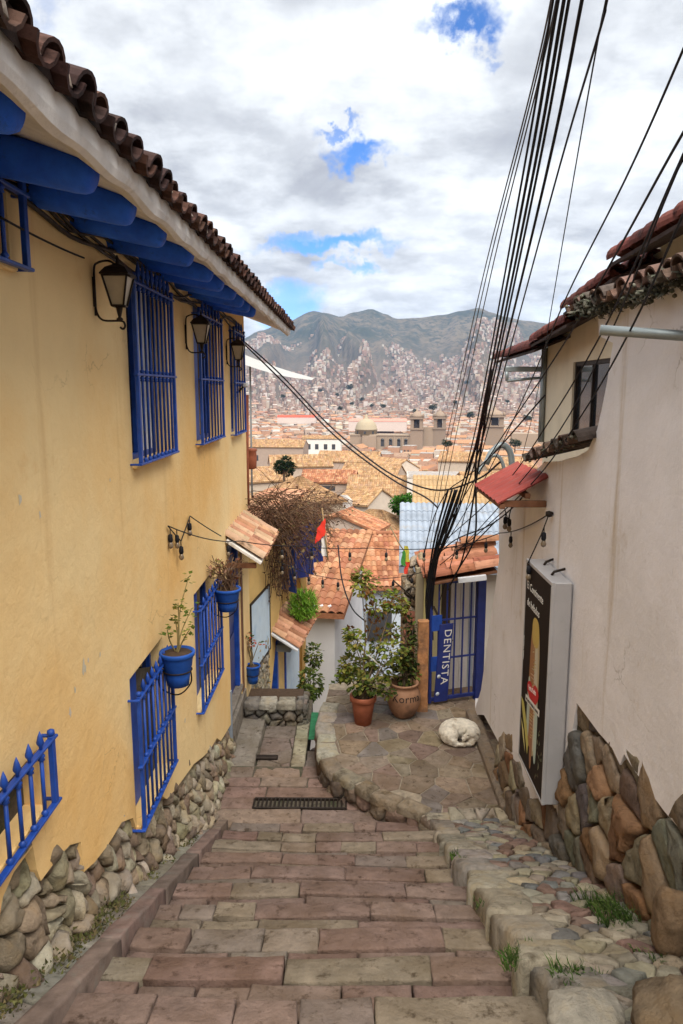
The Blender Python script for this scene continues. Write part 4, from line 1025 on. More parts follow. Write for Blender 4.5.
def text(body,size,fn_mat,mat_,name,parent,ext=.0008,align='LEFT',space=1.0):
    cu_=bpy.data.curves.new(name,'FONT'); cu_.body=body; cu_.size=size; cu_.extrude=ext; cu_.align_x=align; cu_.space_character=space; cu_.resolution_u=2
    o=bpy.data.objects.new(name,cu_); C.objects.link(o); dg=bpy.context.evaluated_depsgraph_get(); me=bpy.data.meshes.new_from_object(o.evaluated_get(dg)); bpy.data.objects.remove(o)
    off=parent_world(parent); me.transform(Matrix.Translation(-off)@fn_mat); me.materials.clear(); me.materials.append(mat_)
    o=bpy.data.objects.new(name,me); C.objects.link(o); o.parent=parent; return o
def Mp(a,b,h=.006,rot=0): return frame(pr(a,b,h),-eS,V((0,0,1)),nS)@Matrix.Rotation(rot,4,'Z')
text('El Continente',.100,Mp(.075,SH-.25),M['panel_white'],'lettering',pn); text('de helados',.100,Mp(.10,SH-.40),M['panel_white'],'lettering',pn)
text('helados artesanales',.03,Mp(.045,.98,.006,PI/2),M['panel_white'],'lettering',pn)
hm_=MB(); ht=[]
for i in range(36):
    t=2*PI*i/36; ht.append((cxp+.01+.0125*16*math.sin(t)**3*1.0, .80+.0085*(13*math.cos(t)-5*math.cos(2*t)-2*math.cos(3*t)-math.cos(4*t))))
ca,sa=math.cos(.18),math.sin(.18); ht=[(cxp+(a-cxp)*ca-(b-.8)*sa,.8+(a-cxp)*sa+(b-.8)*ca) for a,b in ht]
n=len(ht); vs=[pr(a,b,.0082) for a,b in ht]+[pr(cxp,.8,.0082)]; hm_.add(vs,[(i,(i+1)%n,n) for i in range(n)]); hm_.build('heart_badge',M['panel_red'],pn,recalc=False)
text('hola hola',.07,Mp(cxp-.135,.79,.0088,.18),M['panel_white'],'lettering',pn)
st=MB(); st.add([pr(a,b,.0084) for a,b in ((cxp-.24,.645),(cxp+.25,.70),(cxp+.255,.765),(cxp-.235,.71))],[(0,1,2,3)]); st.build('label_strip',M['panel_white'],pn,recalc=False)
text('HELADOS PARA EL ALMA',.038,Mp(cxp-.215,.662,.0092,.11),M['panel_dark'],'lettering',pn)
mb=MB()
for a,h in ((.25,-.06),(SW-.25,-.09)): p=Ms@V((a,SH,h)); mb.tube([p,p+V((.02,0,.03)),p+V((RX-p.x,.02,.05))],.012,6)
mb.build('fixing',M['iron'],sg)
# grass and weeds
def tuft(mb,c,n,h,spread,cols=[(.06,.12,.025),(.09,.16,.03),(.045,.085,.02),(.13,.19,.05)]):
    for _ in range(n):
        b=c+V((R(-spread,spread),R(-spread,spread)*1.4,0)); d=V((R(-.6,.6),R(-.6,.6),1)).normalized(); L1=h*R(.4,1.2); s=d.orthogonal().normalized()*R(.003,.006)
        m=b+d*L1*.6; t_=m+(d+V((R(-.8,.8),R(-.8,.8),-.3))).normalized()*L1*.5
        mb.add([b-s,b+s,m+s*.8,m-s*.8,t_],[(0,1,2,3),(3,2,4)],col=random.choice(cols))
mb=MB()
for k in range(15): p=onx(R(600,640),R(905,940),RX-.14); p.z=ramp_z(p.y)-.01; p.x=RX-.22+R(-.10,.08); tuft(mb,p,38,.13,.06)
for (px,py,n,h) in ((455,858,40,.07),(462,862,20,.05),(510,965,50,.09),(515,958,30,.06),(560,978,60,.08),(580,978,50,.07),(572,990,25,.05),(603,980,25,.04),(528,950,20,.05),(640,955,20,.06),(660,965,30,.07),(520,912,18,.04),(480,905,18,.04)):
    q=onz(px,py,-3); t_=ray(px,py); s_=1.36/(-t_.z-.442*t_.y); p=t_*s_; p.z=ramp_z(p.y)+.0; tuft(mb,p,n,h,.035)
struct(mb.build('grass',M['grass'],recalc=False),'stuff')
# ------------------------------------------------------------------ things on the terrace
def stem_path(P,n=5): return spline(P,n)
# left flower pot with a tall bush
base=onz(363,723,TZ); d0=proj(base)[2]
t=thing('potted_plant','tall leggy olive green bush in a small terracotta flower pot on the terrace','potted plant',base)
r=.175; h=.42; c=base+V((0,0,h)); mb=MB()
mb.lathe([(r*.05,-h),(r*.66,-h),(r*.92,-h*.24),(r*.94,-h*.20),(r*1.07,-h*.18),(r*1.08,-.01),(r*1.05,0),(r*.93,0),(r*.88,-h*.15),(r*.02,-h*.15)],c,22); mb.build('pot',M['terra'],t)
mb=MB(); mb.lathe([(.001,-.05),(r*.88,-.05),(.001,-.03)],c,14); mb.build('soil',M['soil'],t)
mb=MB(); lf=MB()
CL=[(366,584,15,1.1,0),(361,576,9,.7,.1),(392,600,12,1.0,.1),(400,606,9,.6,.2),(377,608,9,.4,-.1),(355,641,10,.8,-.15),(350,633,7,.5,0),(392,632,9,.5,.15),(392,652,14,1.0,-.1),(400,662,9,.7,.1),(377,645,8,.3,.1),(350,664,10,.9,0),(364,668,12,.9,.15),(384,672,11,.8,.1),(357,682,11,.9,-.15),(374,686,9,.7,-.2),(345,674,8,.7,.1),(386,690,8,.5,-.2),(370,660,8,.5,0)]
for (px,py,rp_,dens,dd) in CL:
    q=at(px,py,d0+dd); rr=rp_/739*d0
    p=stem_path([c+V((R(-.05,.05),R(-.05,.05),-.05)),c.lerp(q,.45)+V((R(-.08,.08),R(-.08,.08),.05)),q])
    mb.tube(p,[.011-.007*i/(len(p)-1) for i in range(len(p))],5,col=(.20,.15,.09))
    for k in range(4):
        e=q+V((R(-1,1),R(-1,1),R(-.7,.9)))*rr*.8; mb.tube([q.lerp(p[-3],.5),q.lerp(e,.5)+V((0,0,.02)),e],.004,4,col=(.18,.14,.08))
    up_=py<612
    leafblob(lf,q,rr*1.0,rr*1.0,rr*.85,int(140*dens),.07,(G1 if up_ or random.random()<.75 else G2)+[(.20,.10,.035)]*(1 if py<640 else 0)+[(.28,.24,.06)],droop=.45)
for _ in range(60):
    q=at(R(364,384),R(598,640),d0+R(-.1,.1)); leafat(lf,q,V((0,0,-1)),.06,random.choice([(.20,.085,.035),(.25,.13,.05),(.14,.09,.03)]),.5)
p=[at(368,655,d0-.2),at(380,666,d0-.25)]; mb.tube(p,.01,5,col=(.5,.47,.40))
mb.build('stem',M['twig'],t,recalc=False); lf.build('foliage',M['leaf'],t,recalc=False)
# urn
base=onz(403.5,716,TZ); du=proj(base)[2]
t=thing('urn_plant','dark leafy plant in a big round brown clay urn with lettering beside the gate','potted plant',base)
k=du/739; prof=[(.01,0),(8.5*k,0),(11*k,3*k),(14.5*k,9*k),(16.6*k,16*k),(16.9*k,21*k),(16*k,26*k),(13.8*k,30*k),(12.6*k,31.5*k),(13.2*k,33.2*k),(14.6*k,34.6*k),(14.8*k,36*k),(13.8*k,36.6*k),(12.2*k,35.6*k),(11.4*k,33*k),(12*k,29*k),(.02,27*k)]
mb=MB(); mb.lathe(prof,base,30); urn=mb.build('urn',M['urn'],t)
mb=MB(); mb.lathe([(.001,28.5*k),(11.5*k,29*k),(.001,30*k)],base,14); mb.build('soil',M['soil'],t)
o=text('Korma',.155,Matrix.Identity(4),M['dark'],'lettering',t,ext=0,align='CENTER',space=1.05)
def urn_r(z):
    for (r0,z0),(r1,z1) in zip(prof,prof[1:]):
        if z0<=z<=z1: return r0+(r1-r0)*(z-z0)/(z1-z0)
    return 16*k
for v in o.data.vertices:
    w_=v.co+parent_world(t); x,z=w_.x,21*k+w_.y*1.0; rr=urn_r(z)+.004; th=-PI/2+.12+x/ (17*k)
    v.co=V((rr*math.cos(th),rr*math.sin(th),z))
lf=MB(); mb=MB(); c=base+V((0,0,30*k))
for (px,py,rp_,n,dd) in ((405,676,9,110,0),(410,662,8,90,.05),(409,646,8,85,0),(413,630,8,70,.1),(403,655,7,50,-.05),(415,672,7,60,.1),(398,664,6,35,0),(407,615,6,35,.1)):
    q=at(px,py,du+dd); p=stem_path([c,c.lerp(q,.5)+V((R(-.03,.03),0,0)),q]); mb.tube(p,[.014-.008*i/(len(p)-1) for i in range(len(p))],5,col=(.10,.075,.05))
    leafblob(lf,q,rp_*k,rp_*k,rp_*k*1.05,n,.06,G2+[(.03,.045,.014),(.05,.045,.02)],droop=.5)
mb.build('stem',M['twig'],t,recalc=False); lf.build('foliage',M['leaf'],t,recalc=False)

# sleeping white dog curled on the terrace
def voxel_body(name,balls,mat_,parent,vox=.012,sm=4,origin=V((0,0,0))):
    mb=MB()
    for (p,r,ax) in balls:
        p=V(p); n=14; rings=[]
        for i in range(1,10):
            th=PI*i/10; rings.append([p+(ax@V((r[0]*math.sin(th)*math.cos(2*PI*j/n),r[1]*math.sin(th)*math.sin(2*PI*j/n),r[2]*math.cos(th)))) for j in range(n)])
        mb.loft(rings,caps=True,smooth=True)
    o=mb.build(name,mat_,None)
    m=o.modifiers.new('r','REMESH'); m.mode='VOXEL'; m.voxel_size=vox; m.use_smooth_shade=True
    s=o.modifiers.new('s','SMOOTH'); s.iterations=sm; s.factor=.5
    dg=bpy.context.evaluated_depsgraph_get(); me=bpy.data.meshes.new_from_object(o.evaluated_get(dg)); me.materials.clear(); me.materials.append(mat_)
    bpy.data.objects.remove(o)
    for p in me.polygons: p.use_smooth=True
    for v in me.vertices:
        q=v.co*1.0; v.co+=V((mnoise.noise(q*38),mnoise.noise(q*38+V((9,0,0))),mnoise.noise(q*38+V((0,9,0)))))*.006+V((mnoise.noise(q*13),mnoise.noise(q*13+V((5,0,0))),mnoise.noise(q*13+V((0,5,0)))))*.006
    o=bpy.data.objects.new(name,me); C.objects.link(o); o.parent=parent; return o
dc=onz(460,742,TZ-.0); dog=thing('dog','white short haired dog curled up asleep on the terrace paving by the white wall','dog',dc)
I3=Matrix.Identity(3); rx=lambda a: Matrix.Rotation(a,3,'Z'); balls=[]
# back arc: rump on the left, spine round the far side, shoulders on the right, head tucked to the front
arc=[]
for i in range(15):
    a=math.radians(215-230*i/14); arc.append(V((.165*math.cos(a),.115*math.sin(a)+.02,0)))
for i,p in enumerate(arc):
    f=i/14; rr=.112+.022*math.sin(f*PI)-(.012 if f>.85 else 0)
    balls.append((p+V((0,0,.115+.014*math.sin(f*PI))),(rr,rr,rr*1.03),I3))
balls+= [((-.15,-.04,.11),(.115,.12,.115),I3),((-.115,-.10,.075),(.07,.085,.075),I3),((-.05,-.145,.035),(.09,.032,.030),rx(.15)),((.03,-.155,.03),(.04,.028,.026),I3)]   # haunch, thigh, hind foot
balls+= [((.165,-.03,.115),(.10,.10,.105),I3),((.13,-.10,.05),(.06,.07,.05),I3),((.06,-.135,.035),(.08,.03,.028),rx(-.1))]     # shoulder, foreleg
balls+= [((.125,-.075,.175),(.080,.078,.072),rx(-.2)),((.06,-.125,.130),(.062,.042,.042),rx(.45)),((.022,-.142,.108),(.036,.031,.030),rx(.4))]      # skull and muzzle
for i in range(9):
    f=i/8; a=math.radians(222+75*f); balls.append(((.20*math.cos(a)-.01,.165*math.sin(a)-.005,.045),(.027-.010*f,.027-.010*f,.027-.010*f),I3))   # tail
voxel_body('body',balls,M['fur'],dog,.011,5)
mb=MB()
for s,(x,y,z,ang) in ((1,(.185,-.055,.215,.5)),(-1,(.085,-.045,.235,-.3))):
    q=dc+V((x,y,z)); d=V((.05*s+.01,-.035,-.075)); sdv=V((.3*s+.6,.7,0)).normalized()
    ring=[q-sdv*.032,q+sdv*.032,q+d*.6+sdv*.034+V((0,-.014,0)),q+d*1.1,q+d*.6-sdv*.034+V((0,-.014,0))]
    off=V((-.004,-.012,.006)); mb.add(ring+[p+off for p in ring],[(0,1,2,3,4),(9,8,7,6,5)]+[(i,(i+1)%5,(i+1)%5+5,i+5) for i in range(5)],smooth=True)
mb.build('ear',M['fur'],dog)
mb=MB(); mb.lathe([(.001,-.012),(.014,-.006),(.015,.004),(.001,.012)],dc+V((-.012,-.155,.112)),8); mb.build('nose',M['nose'],dog)
mb=MB()
for x,y,z in ((.085,-.142,.165),(.035,-.150,.150)): mb.tube([dc+V((x+.02,y+.004,z+.004)),dc+V((x,y-.006,z)),dc+V((x-.02,y+.0,z-.002))],.0035,5)
mb.build('eye',M['nose'],dog)

# gate of blue bars
gl=at(428,705,11.0); gr=at(479.5,696,11.25); gl.z=gr.z=TZ+.03
eg=(gr-gl); GW=eg.length; eg.normalize(); ng=V((eg.y,-eg.x,0)); GH=1.86
Mg=frame(gl,eg,V((0,0,1)),ng)
gt=thing('barred_gate','dark blue barred metal gate with two plates under the tiled porch roof','gate',gl)
mb=MB(); mb.bbox((0,0,-.02),(.045,GH,.02),.006,M=Mg); mb.bbox((.045,.03,-.018),(GW-.10,.085,.018),.005,M=Mg); mb.bbox((.045,GH-.045,-.018),(GW-.10,GH,.018),.005,M=Mg)
for z in (.68,1.27): mb.bbox((.045,z-.014,-.012),(GW-.10,z+.014,.012),.004,M=Mg)
mb.build('frame',M['blue_dark'],gt)
for i in range(5):
    x=.045+(GW-.145)*(i+.75)/5.4; mb=MB(); mb.bbox((x-.011,.085,-.011),(x+.011,GH-.045,.011),.003,M=Mg); mb.build('bar',M['blue_dark'],gt)
for z0,z1 in ((.50,.73),(1.12,1.36)):
    mb=MB(); mb.bbox((.02,z0,.021),(.185,z1,.034),.004,M=Mg); mb.build('lock_plate',M['blue'],gt)
mb=MB(); mb.bbox((GW-.10,-.05,-.05),(GW+.035,GH+.05,.05),.008,M=Mg); mb.build('gate_post',M['blue_dark'],gt)
# DENTISTA board
sg2=thing('dentist_sign','narrow dark blue board with white vertical lettering hung behind the gate bars','sign',gl+ng*-.06)
Mb=frame(gl+eg*.075+ng*.045+V((0,0,.02)),(eg+V((0,0,.0))).normalized(),(V((0,0,1))+eg*.06).normalized(),ng)
mb=MB(); mb.bbox((0,0,-.02),(.22,1.20,0),.006,M=Mb); mb.build('board',M['blue_dark'],sg2)
text('DENTISTA',.165,Mb@Matrix.Translation((.085,1.12,.003))@Matrix.Rotation(-PI/2,4,'Z')@Matrix.Diagonal((1.02,1.0,1,1)),M['panel_white'],'lettering',sg2,space=1.12)
mb=MB()
for b_ in (.13,.40): mb.lathe([(.001,0),(.03,.0),(.03,.002),(.001,.002)],V((0,0,0)),12,M=Mb@Matrix.Translation((.045,b_,.001)),) 
mb.build('emblem',M['stucco_blue'],sg2,recalc=False)
# boards behind the gate
bs=thing('plank_screen','upright cream and yellow painted boards standing behind the barred gate','screen',gl-ng*.5)
x=-.02
for wd,col in ((.13,(.36,.30,.2)),(.16,(.75,.64,.28)),(.14,(.78,.68,.36)),(.15,(.10,.07,.05)),(.17,(.78,.74,.70)),(.15,(.78,.75,.73)),(.10,(.45,.50,.60))):
    mb=MB(); mb.bbox((x,-.3,-.50),(x+wd-.006,GH+.1,-.46),.004,M=Mg,col=col); mb.build('plank',M['print'],bs); x+=wd
mb=MB(); mb.tube([Mg@V((.25,1.35,-.42)),Mg@V((.52,.85,-.40)),Mg@V((.56,.78,-.38))],.02,6,col=(.10,.07,.05));  mb.build('brace',M['print'],bs)
# timber post and broken adobe pier
pb=onz(420,712,TZ); pb=at(421.5,711,10.85); t=tag((lambda mb: (mb.loft([[V((pb.x+sx*.075+R(-.008,.008),pb.y+sy*.07+R(-.008,.008),TZ-.06+1.42*i/9)) for sx,sy in ((-1,-1),(0,-1.15),(1,-1),(1.1,0),(1,1),(0,1.1),(-1,1),(-1.1,0))] for i in range(10)],caps=True,smooth=False),mb.build('gate_pier',M['post'],loc=V((pb.x,pb.y,TZ))))[1])(MB()),'rough orange brown timber gate post standing between the urn and the barred gate','post')
pr_=thing('adobe_pier','crumbling pale adobe wall end stacked with old roof tiles behind the gate post','wall',at(414,640,11.7))
mb=MB(); a=at(401,700,11.9); b_=at(427,700,11.9)
for c in cells(jseeds(a.x,b_.x,-6.2,-2.55,.16,.13,.42),[(a.x,-6.3),(b_.x,-6.3),(b_.x-.02,-2.9),(b_.x-.1,-2.5),(a.x+.12,-2.6),(a.x,-3.2)],.008): mb.stone(c,lambda u,v,h: V((u,a.y-h,v)),R(.04,.10),.35,-.1,.012,vary(random.choice([(.50,.40,.27),(.42,.32,.22),(.46,.38,.30),(.34,.24,.16)]),.15))
mb.bbox((a.x+.01,a.y+.03,-6.3),(b_.x-.01,a.y+.5,-2.95),.03,col=(.4,.3,.2)); mb.build('masonry',M['rock'],pr_)
mb=MB()
for i in range(9):
    z=-4.05+.075*i; p=at(404,650,11.6); p.z=z; barrel(mb,p+V((R(-.03,.03),R(-.05,.02),0)),V((1,R(-.1,.1),R(-.08,.08))).normalized(),V((0,1,0)),V((0,0,1)),.36,.085,.075,vary(random.choice(TCOL),.2))
mb.build('tile_stack',M['tile'],pr_,recalc=False)
mb=MB(); q0=at(408,592,11.5); q1=at(424,606,11.4)
P_=[(412,586),(427,598),(423,606),(409,596),(412,586)]
mb.tube([at(a_,b2,11.45) for a_,b2 in P_],.012,5); mb.tube([at(417,590,11.45),at(414,599,11.45)],.010,5); mb.tube([at(393,580,11.45),at(416,600,11.45)],.012,5)
mb.tube(spline([at(424,610,11.4),at(420,622,11.4),at(412,632,11.4),at(409,640,11.4)],5),.02,6)
tag(mb.build('iron_bracket',M['iron']),'bent rusty iron bracket on the crumbling adobe pier above the urn','bracket')
# tiled porch roof over the gate
pr2=thing('porch_roof','small clay tiled porch roof with loose orange tiles over the barred gate','roof',at(460,575,10.9))
o=at(427,581,10.55); u_=V((1,0,.20)).normalized(); mb=MB()
tiled(mb,o,V((0,1,0)),u_,7,1.55,3,.36,.11,[(.42,.17,.095),(.50,.24,.15),(.36,.13,.075),(.46,.20,.12)],lift=.03,jit=.03)
mb.build('tile_roof',M['tile'],pr2,recalc=False)
mb=MB(); Mx=frame(o+V((.02,.02,-.055)),u_,V((0,1,0)),u_.cross(V((0,1,0)))); mb.bbox((0,0,-.03),(1.0,1.5,.01),.006,M=Mx); mb.build('deck',M['wood'],pr2)
mb=MB(); q=at(458,579,10.5); mb.bbox((q.x-.0,q.y-.03,q.z-.06),(q.x+.40,q.y+.02,q.z+.02),.006,M=Matrix.Translation(q)@Matrix.Rotation(-.12,4,'Y')@Matrix.Translation(-q)); mb.build('fascia',M['white_far'],pr2)
mb=MB(); 
for k2 in range(3): p=at(452+k2*4,552-k2*5,11.6-.1*k2); barrel(mb,p,V((1,.1,.05)).normalized(),V((0,1,0)),V((0,0,1)),.62,.10,.09,vary((.45,.22,.13),.15))
mb.build('ridge_tile',M['tile'],pr2,recalc=False)

# stone planter at the far end of the passage
pw=thing('stone_planter','low dry stone planter wall across the far end of the lower passage','planter',V((-1.1,10.7,LZ2)))
mb=MB(); x0,x1,y0,y1=-1.60,-.70,10.62,11.25; zt_=LZ2+.36
for c in cells(jseeds(x0,x1,LZ2-.1,zt_-.10,.17,.13,.35),[(x0,LZ2-.1),(x1,LZ2-.1),(x1,zt_-.10),(x0,zt_-.10)],.010): mb.stone(c,lambda u,v,h: V((u,y0-h,v)),R(.03,.06),.35,-.06,.012,vary(random.choice([(.22,.20,.17),(.27,.24,.20),(.18,.165,.15)]),.15))
for c in cells(jseeds(y0,y1,LZ2-.1,zt_-.10,.17,.13,.35),[(y0,LZ2-.3),(y1,LZ2-.3),(y1,zt_-.10),(y0,zt_-.10)],.010): mb.stone(c,lambda u,v,h: V((x1+h,u,v)),R(.03,.06),.35,-.06,.012,vary((.24,.21,.18),.15))
x=x0
while x<x1-.05:
    x2=min(x1,x+R(.18,.32)); slab(mb,jrect(x,x2-.008,y0-.06,y0+.2,.014),flat(zt_),R(-.01,.015),-.12,vary(random.choice([(.40,.37,.30),(.24,.22,.20),(.46,.43,.36)]),.12),rim=.03); x=x2
mb.build('masonry',M['rock'],pw)
mb=MB(); mb.bbox((x0+.01,y0+.03,LZ2-.3),(x1-.03,y1,zt_-.06),.01); mb.build('soil',M['soil'],pw)
mb=MB(); p=at(314,728,10.5); 
mb.bbox((-.60,10.1,LZ2-.012),(-.44,11.0,LZ2+.010),.004); tag(mb.build('floor_mat',M['green_mat']),'narrow green floor mat at the head of the lower steps beside the terrace','mat')

# ------------------------------------------------------------------ second yellow house beyond the first
A2=V((-1.69,11.62,0)); e2=V((.1257,1,0)).normalized(); n2=V((e2.y,-e2.x,0))
def onw2(px,py):
    r=ray(px,py); s=A2.dot(n2)/r.dot(n2); p=r*s; return (p-A2).dot(e2),p.z
def w2(s,z,h=0): return A2+e2*s+n2*h+V((0,0,z))
L2=onw2(303,650)[0]
h2=thing('yellow_house','second yellow house with open blue shutters and dead creeper beyond the first','house',w2(L2/2,-5))
s0,zA=onw2(276,640); s1,_=onw2(284.5,640); zd=onw2(278,640)[1]
win=[]
for pxa,pxb,pya,pyb in ((281,290,535,590),(300,307,520,572)):
    a_,za=onw2(pxa,pya); b2_,zb_=onw2(pxb,pyb); win.append((a_,b2_,onw2(pxa,pyb)[1],za))
mb=MB(); plate(mb,[(0,-8.5),(s0,-8.5),(s0,zd),(s1,zd),(s1,-8.5),(L2,-9),(L2,-2.55),(0,-2.15)],[[(a_,c_),(b2_,c_),(b2_,d_),(a_,d_)] for a_,b2_,c_,d_ in win],lambda s,z,h: w2(s,z,h),.3,.15)
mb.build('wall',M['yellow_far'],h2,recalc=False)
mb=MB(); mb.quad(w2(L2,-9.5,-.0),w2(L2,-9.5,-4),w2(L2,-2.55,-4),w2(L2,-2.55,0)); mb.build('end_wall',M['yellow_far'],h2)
for a_,b2_,c_,d_ in win:
    mb=MB(); mb.quad(w2(a_,c_,-.12),w2(b2_,c_,-.12),w2(b2_,d_,-.12),w2(a_,d_,-.12)); wv=mb.build('window',M['glass'],h2)
    for q,sgn in ((a_,-1),(b2_,1)):
        Mx=frame(w2(q,c_,.01),(n2*.8+e2*sgn*.6).normalized(),V((0,0,1)),e2); mb=MB(); mb.bbox((0,0,-.02),(.42,d_-c_,.02),.006,M=Mx); mb.bbox((.06,.08,.02),(.36,(d_-c_)*.48,.032),.006,M=Mx); mb.bbox((.06,(d_-c_)*.53,.02),(.36,d_-c_-.08,.032),.006,M=Mx); mb.build('shutter',M['blue' if sgn<0 else 'blue_dark'],wv)
mb=MB(); mb.quad(w2(s0,-8.5,-.12),w2(s1,-8.5,-.12),w2(s1,zd,-.12),w2(s0,zd,-.12)); d2=mb.build('door',M['wood'],h2)
mb=MB(); Md=frame(w2(s0,zd,0),e2,V((0,0,1)),n2)
mb.bbox((-.05,-4.2,-.1),(.06,.02,.03),.01,M=Md); mb.bbox((s1-s0-.05,-4.2,-.1),(s1-s0+.04,.02,.03),.01,M=Md); mb.bbox((-.05,-.10,-.1),(s1-s0+.05,.04,.03),.01,M=Md); mb.build('door_frame',M['blue'],d2)
a_,za=onw2(286,655); b2_,zb_=onw2(299,655); mb=MB(); mb.quad(w2(a_,za-2.6,.006),w2(b2_,za-2.6,.006),w2(b2_,za+.05,.006),w2(a_,za+.15,.006)); mb.build('painted_panel',M['mural'],h2)
# rubble foot of the wall
mb=MB(); a_=0; b2_=onw2(268,660)[0]; zt2=onw2(258,645)[1]
for c in cells(jseeds(0,b2_,-5.6,zt2,.14,.12,.4),[(0.1,-5.6),(b2_,-5.8),(b2_,zt2),(b2_*.5,zt2-.1),(0.1,zt2-.5)],.006): mb.stone(c,lambda u,v,h: w2(u,v,h+.0),R(.01,.035),.4,-.03,.01,vary(random.choice([(.42,.37,.28),(.36,.31,.24),(.46,.42,.34)]),.12))
mb.build('stone_base',M['rock'],h2)
# tiled hood over the second door
hd=thing('tiled_awning','little tiled hood with white edge over the blue door of the second yellow house','awning',w2(s0,zd,0.2))
u2=(-n2*.55+V((0,0,.34))).normalized(); mb=MB(); tiled(mb,w2(s0-.35,zd+.02,.50),e2,u2,8,(s1-s0)+1.0,2,.34,.085,[(.50,.25,.15),(.58,.33,.21),(.42,.19,.11)],lift=.02); mb.build('tile_roof',M['tile'],hd,recalc=False)
mb=MB(); Mx=frame(w2(s0-.37,zd-.02,.49),u2,e2,u2.cross(e2)); mb.bbox((0,0,-.03),(.60,s1-s0+1.05,.015),.008,M=Mx); mb.build('deck',M['white_far'],hd)
mb=MB(); mb.bbox((-.05,-.16,0),(s1-s0+.05,-.02,.30),.01,M=Md); mb.build('lintel',M['tin'],hd)
# painted board on the wall
a_,_=onw2(249,0+620); b2_,_=onw2(268.5,620); q=[(a_,onw2(249,610)[1]),(b2_,onw2(268.5,584)[1]),(b2_,onw2(268.5,648)[1]),(a_,onw2(249,662)[1])]
bd=thing('mural_board','pale blue framed board on the second yellow house behind the hanging blue pot','board',w2((a_+b2_)/2,q[2][1],.03))
zt3=max(q[0][1],q[1][1])-.0; zb3=min(q[2][1],q[3][1]); Mx=frame(w2(a_,0,0),e2,V((0,0,1)),n2)
mb=MB(); mb.bbox((0.02,q[2][1],.005),(b2_-a_-.02,q[1][1]-.0,.03),.004,M=Mx); mb.build('panel',M['mural'],bd)
mb=MB(); w_=b2_-a_
for x0_,x1_,z0_,z1_ in ((0,.03,q[2][1]-.02,q[1][1]+.02),(w_-.03,w_,q[2][1]-.02,q[1][1]+.02),(.03,w_-.03,q[1][1]-.01,q[1][1]+.02),(.03,w_-.03,q[2][1]-.02,q[2][1]+.01)): mb.bbox((x0_,z0_,.004),(x1_,z1_,.042),.004,M=Mx)
mb.build('frame',M['iron'],bd)
# third hanging pot
c=at(252.5,665,11.9); t=thing('potted_plant','blue clay pot with red and white flowers hung on the second yellow house','potted plant',c-V((0,0,.3)))
mb=MB(); pot_body(mb,c,.125,.30); mb.build('pot',M['blue_pot'],t)
mb=MB(); mb.lathe([(.001,-.02),(.105,-.02),(.001,-.005)],c,12); mb.build('soil',M['soil'],t)
mb=MB(); mb.tube([c+V((0,.1,-.15)),w2((c-A2).dot(e2),c.z-.15,0)],.008,5); rg=[c+V((math.cos(2*PI*i/16)*.105,math.sin(2*PI*i/16)*.105,-.16)) for i in range(17)]; mb.tube(rg,.006,5); mb.build('bracket',M['iron'],t)
mb=MB(); lf=MB()
for i in range(7):
    q=c+V((R(-.10,.12),R(-.1,.1),R(.25,.62))); p=stem_path([c+V((R(-.04,.04),0,-.02)),c.lerp(q,.5)+V((R(-.03,.03),0,0)),q]); mb.tube(p,.006,4,col=(.30,.24,.14))
    for k_ in range(9): leafat(lf,q+V((R(-.06,.06),R(-.06,.06),R(-.06,.06))),V((R(-1,1),R(-1,1),.2)),.06,random.choice([(.55,.08,.05),(.60,.45,.40),(.08,.12,.03),(.50,.16,.10)]))
mb.build('stem',M['twig'],t,recalc=False); lf.build('foliage',M['leaf'],t,recalc=False)
# roof of the second house
mb=MB(); o=w2(.05,-2.28,.12); u3=(-n2+V((0,0,.02))).normalized(); tiled(mb,o,e2,u3,int((L2+.4)/.23),L2+.0,2,.42,.1,[(.42,.22,.13),(.5,.28,.17),(.36,.17,.10)],lift=.02); mb.build('tile_roof',M['tile'],h2,recalc=False)
mb=MB(); mb.add([w2(.05,-2.33,.10),w2(L2,-2.60,.10),w2(L2,-2.60,.10)+u3*3.5,w2(.05,-2.33,.10)+u3*3.5],[(0,1,2,3)]); mb.build('roof_deck',M['wood'],h2)
# dead creeper
t=thing('dead_creeper','tangled mass of dry brown creeper hanging over the roof edge of the second yellow house','plant',w2(2.2,-2.2,.2))
mb=MB(); lf=MB(); TW=[(.10,.05,.03),(.15,.08,.045),(.07,.038,.024),(.20,.12,.07),(.13,.06,.032)]
def twig(p,d,L_,n=5,wild=.5):
    pts=[p]; q=p.copy()
    for i in range(n):
        d=(d+V((R(-1,1),R(-1,1),R(-1,1)))*wild*.5+V((0,0,-.22))).normalized(); q=q+d*L_/n; pts.append(q.copy())
    mb.tube(pts,[.007-.004*i/n for i in range(n+1)],3,caps=False,col=random.choice(TW))
    for _ in range(2):
        if random.random()<.6: leafat(lf,pts[random.randint(1,n)],V((R(-1,1),R(-1,1),-.3)),R(.04,.09),random.choice(TW+[(.22,.17,.08)]),.3)
CP=[(255,505,20,14),(270,512,22,18),(288,512,22,18),(300,520,18,16),(270,535,16,14),(290,535,16,20),(262,520,12,14),(304,510,9,12)]
for (px,py,rx_,ry_) in CP:
    for _ in range(125):
        a_=R(0,2*PI); f=math.sqrt(random.random()); s_,z_=onw2(px+rx_*f*math.cos(a_),py+ry_*f*math.sin(a_)); s_=max(.1,min(s_,L2+1.2))
        twig(w2(s_,z_,R(.0,.5)),V((R(-1,1),R(-1,1),R(-.6,.8))),R(.35,.9))
for _ in range(55):
    s_,z_=onw2(R(292,316),R(492,512)); s_=min(s_,L2+2.0); twig(w2(s_,z_,R(.1,.5)),V((R(.0,1),R(-.2,1),R(.0,.7))),R(.5,1.1),6,.35)
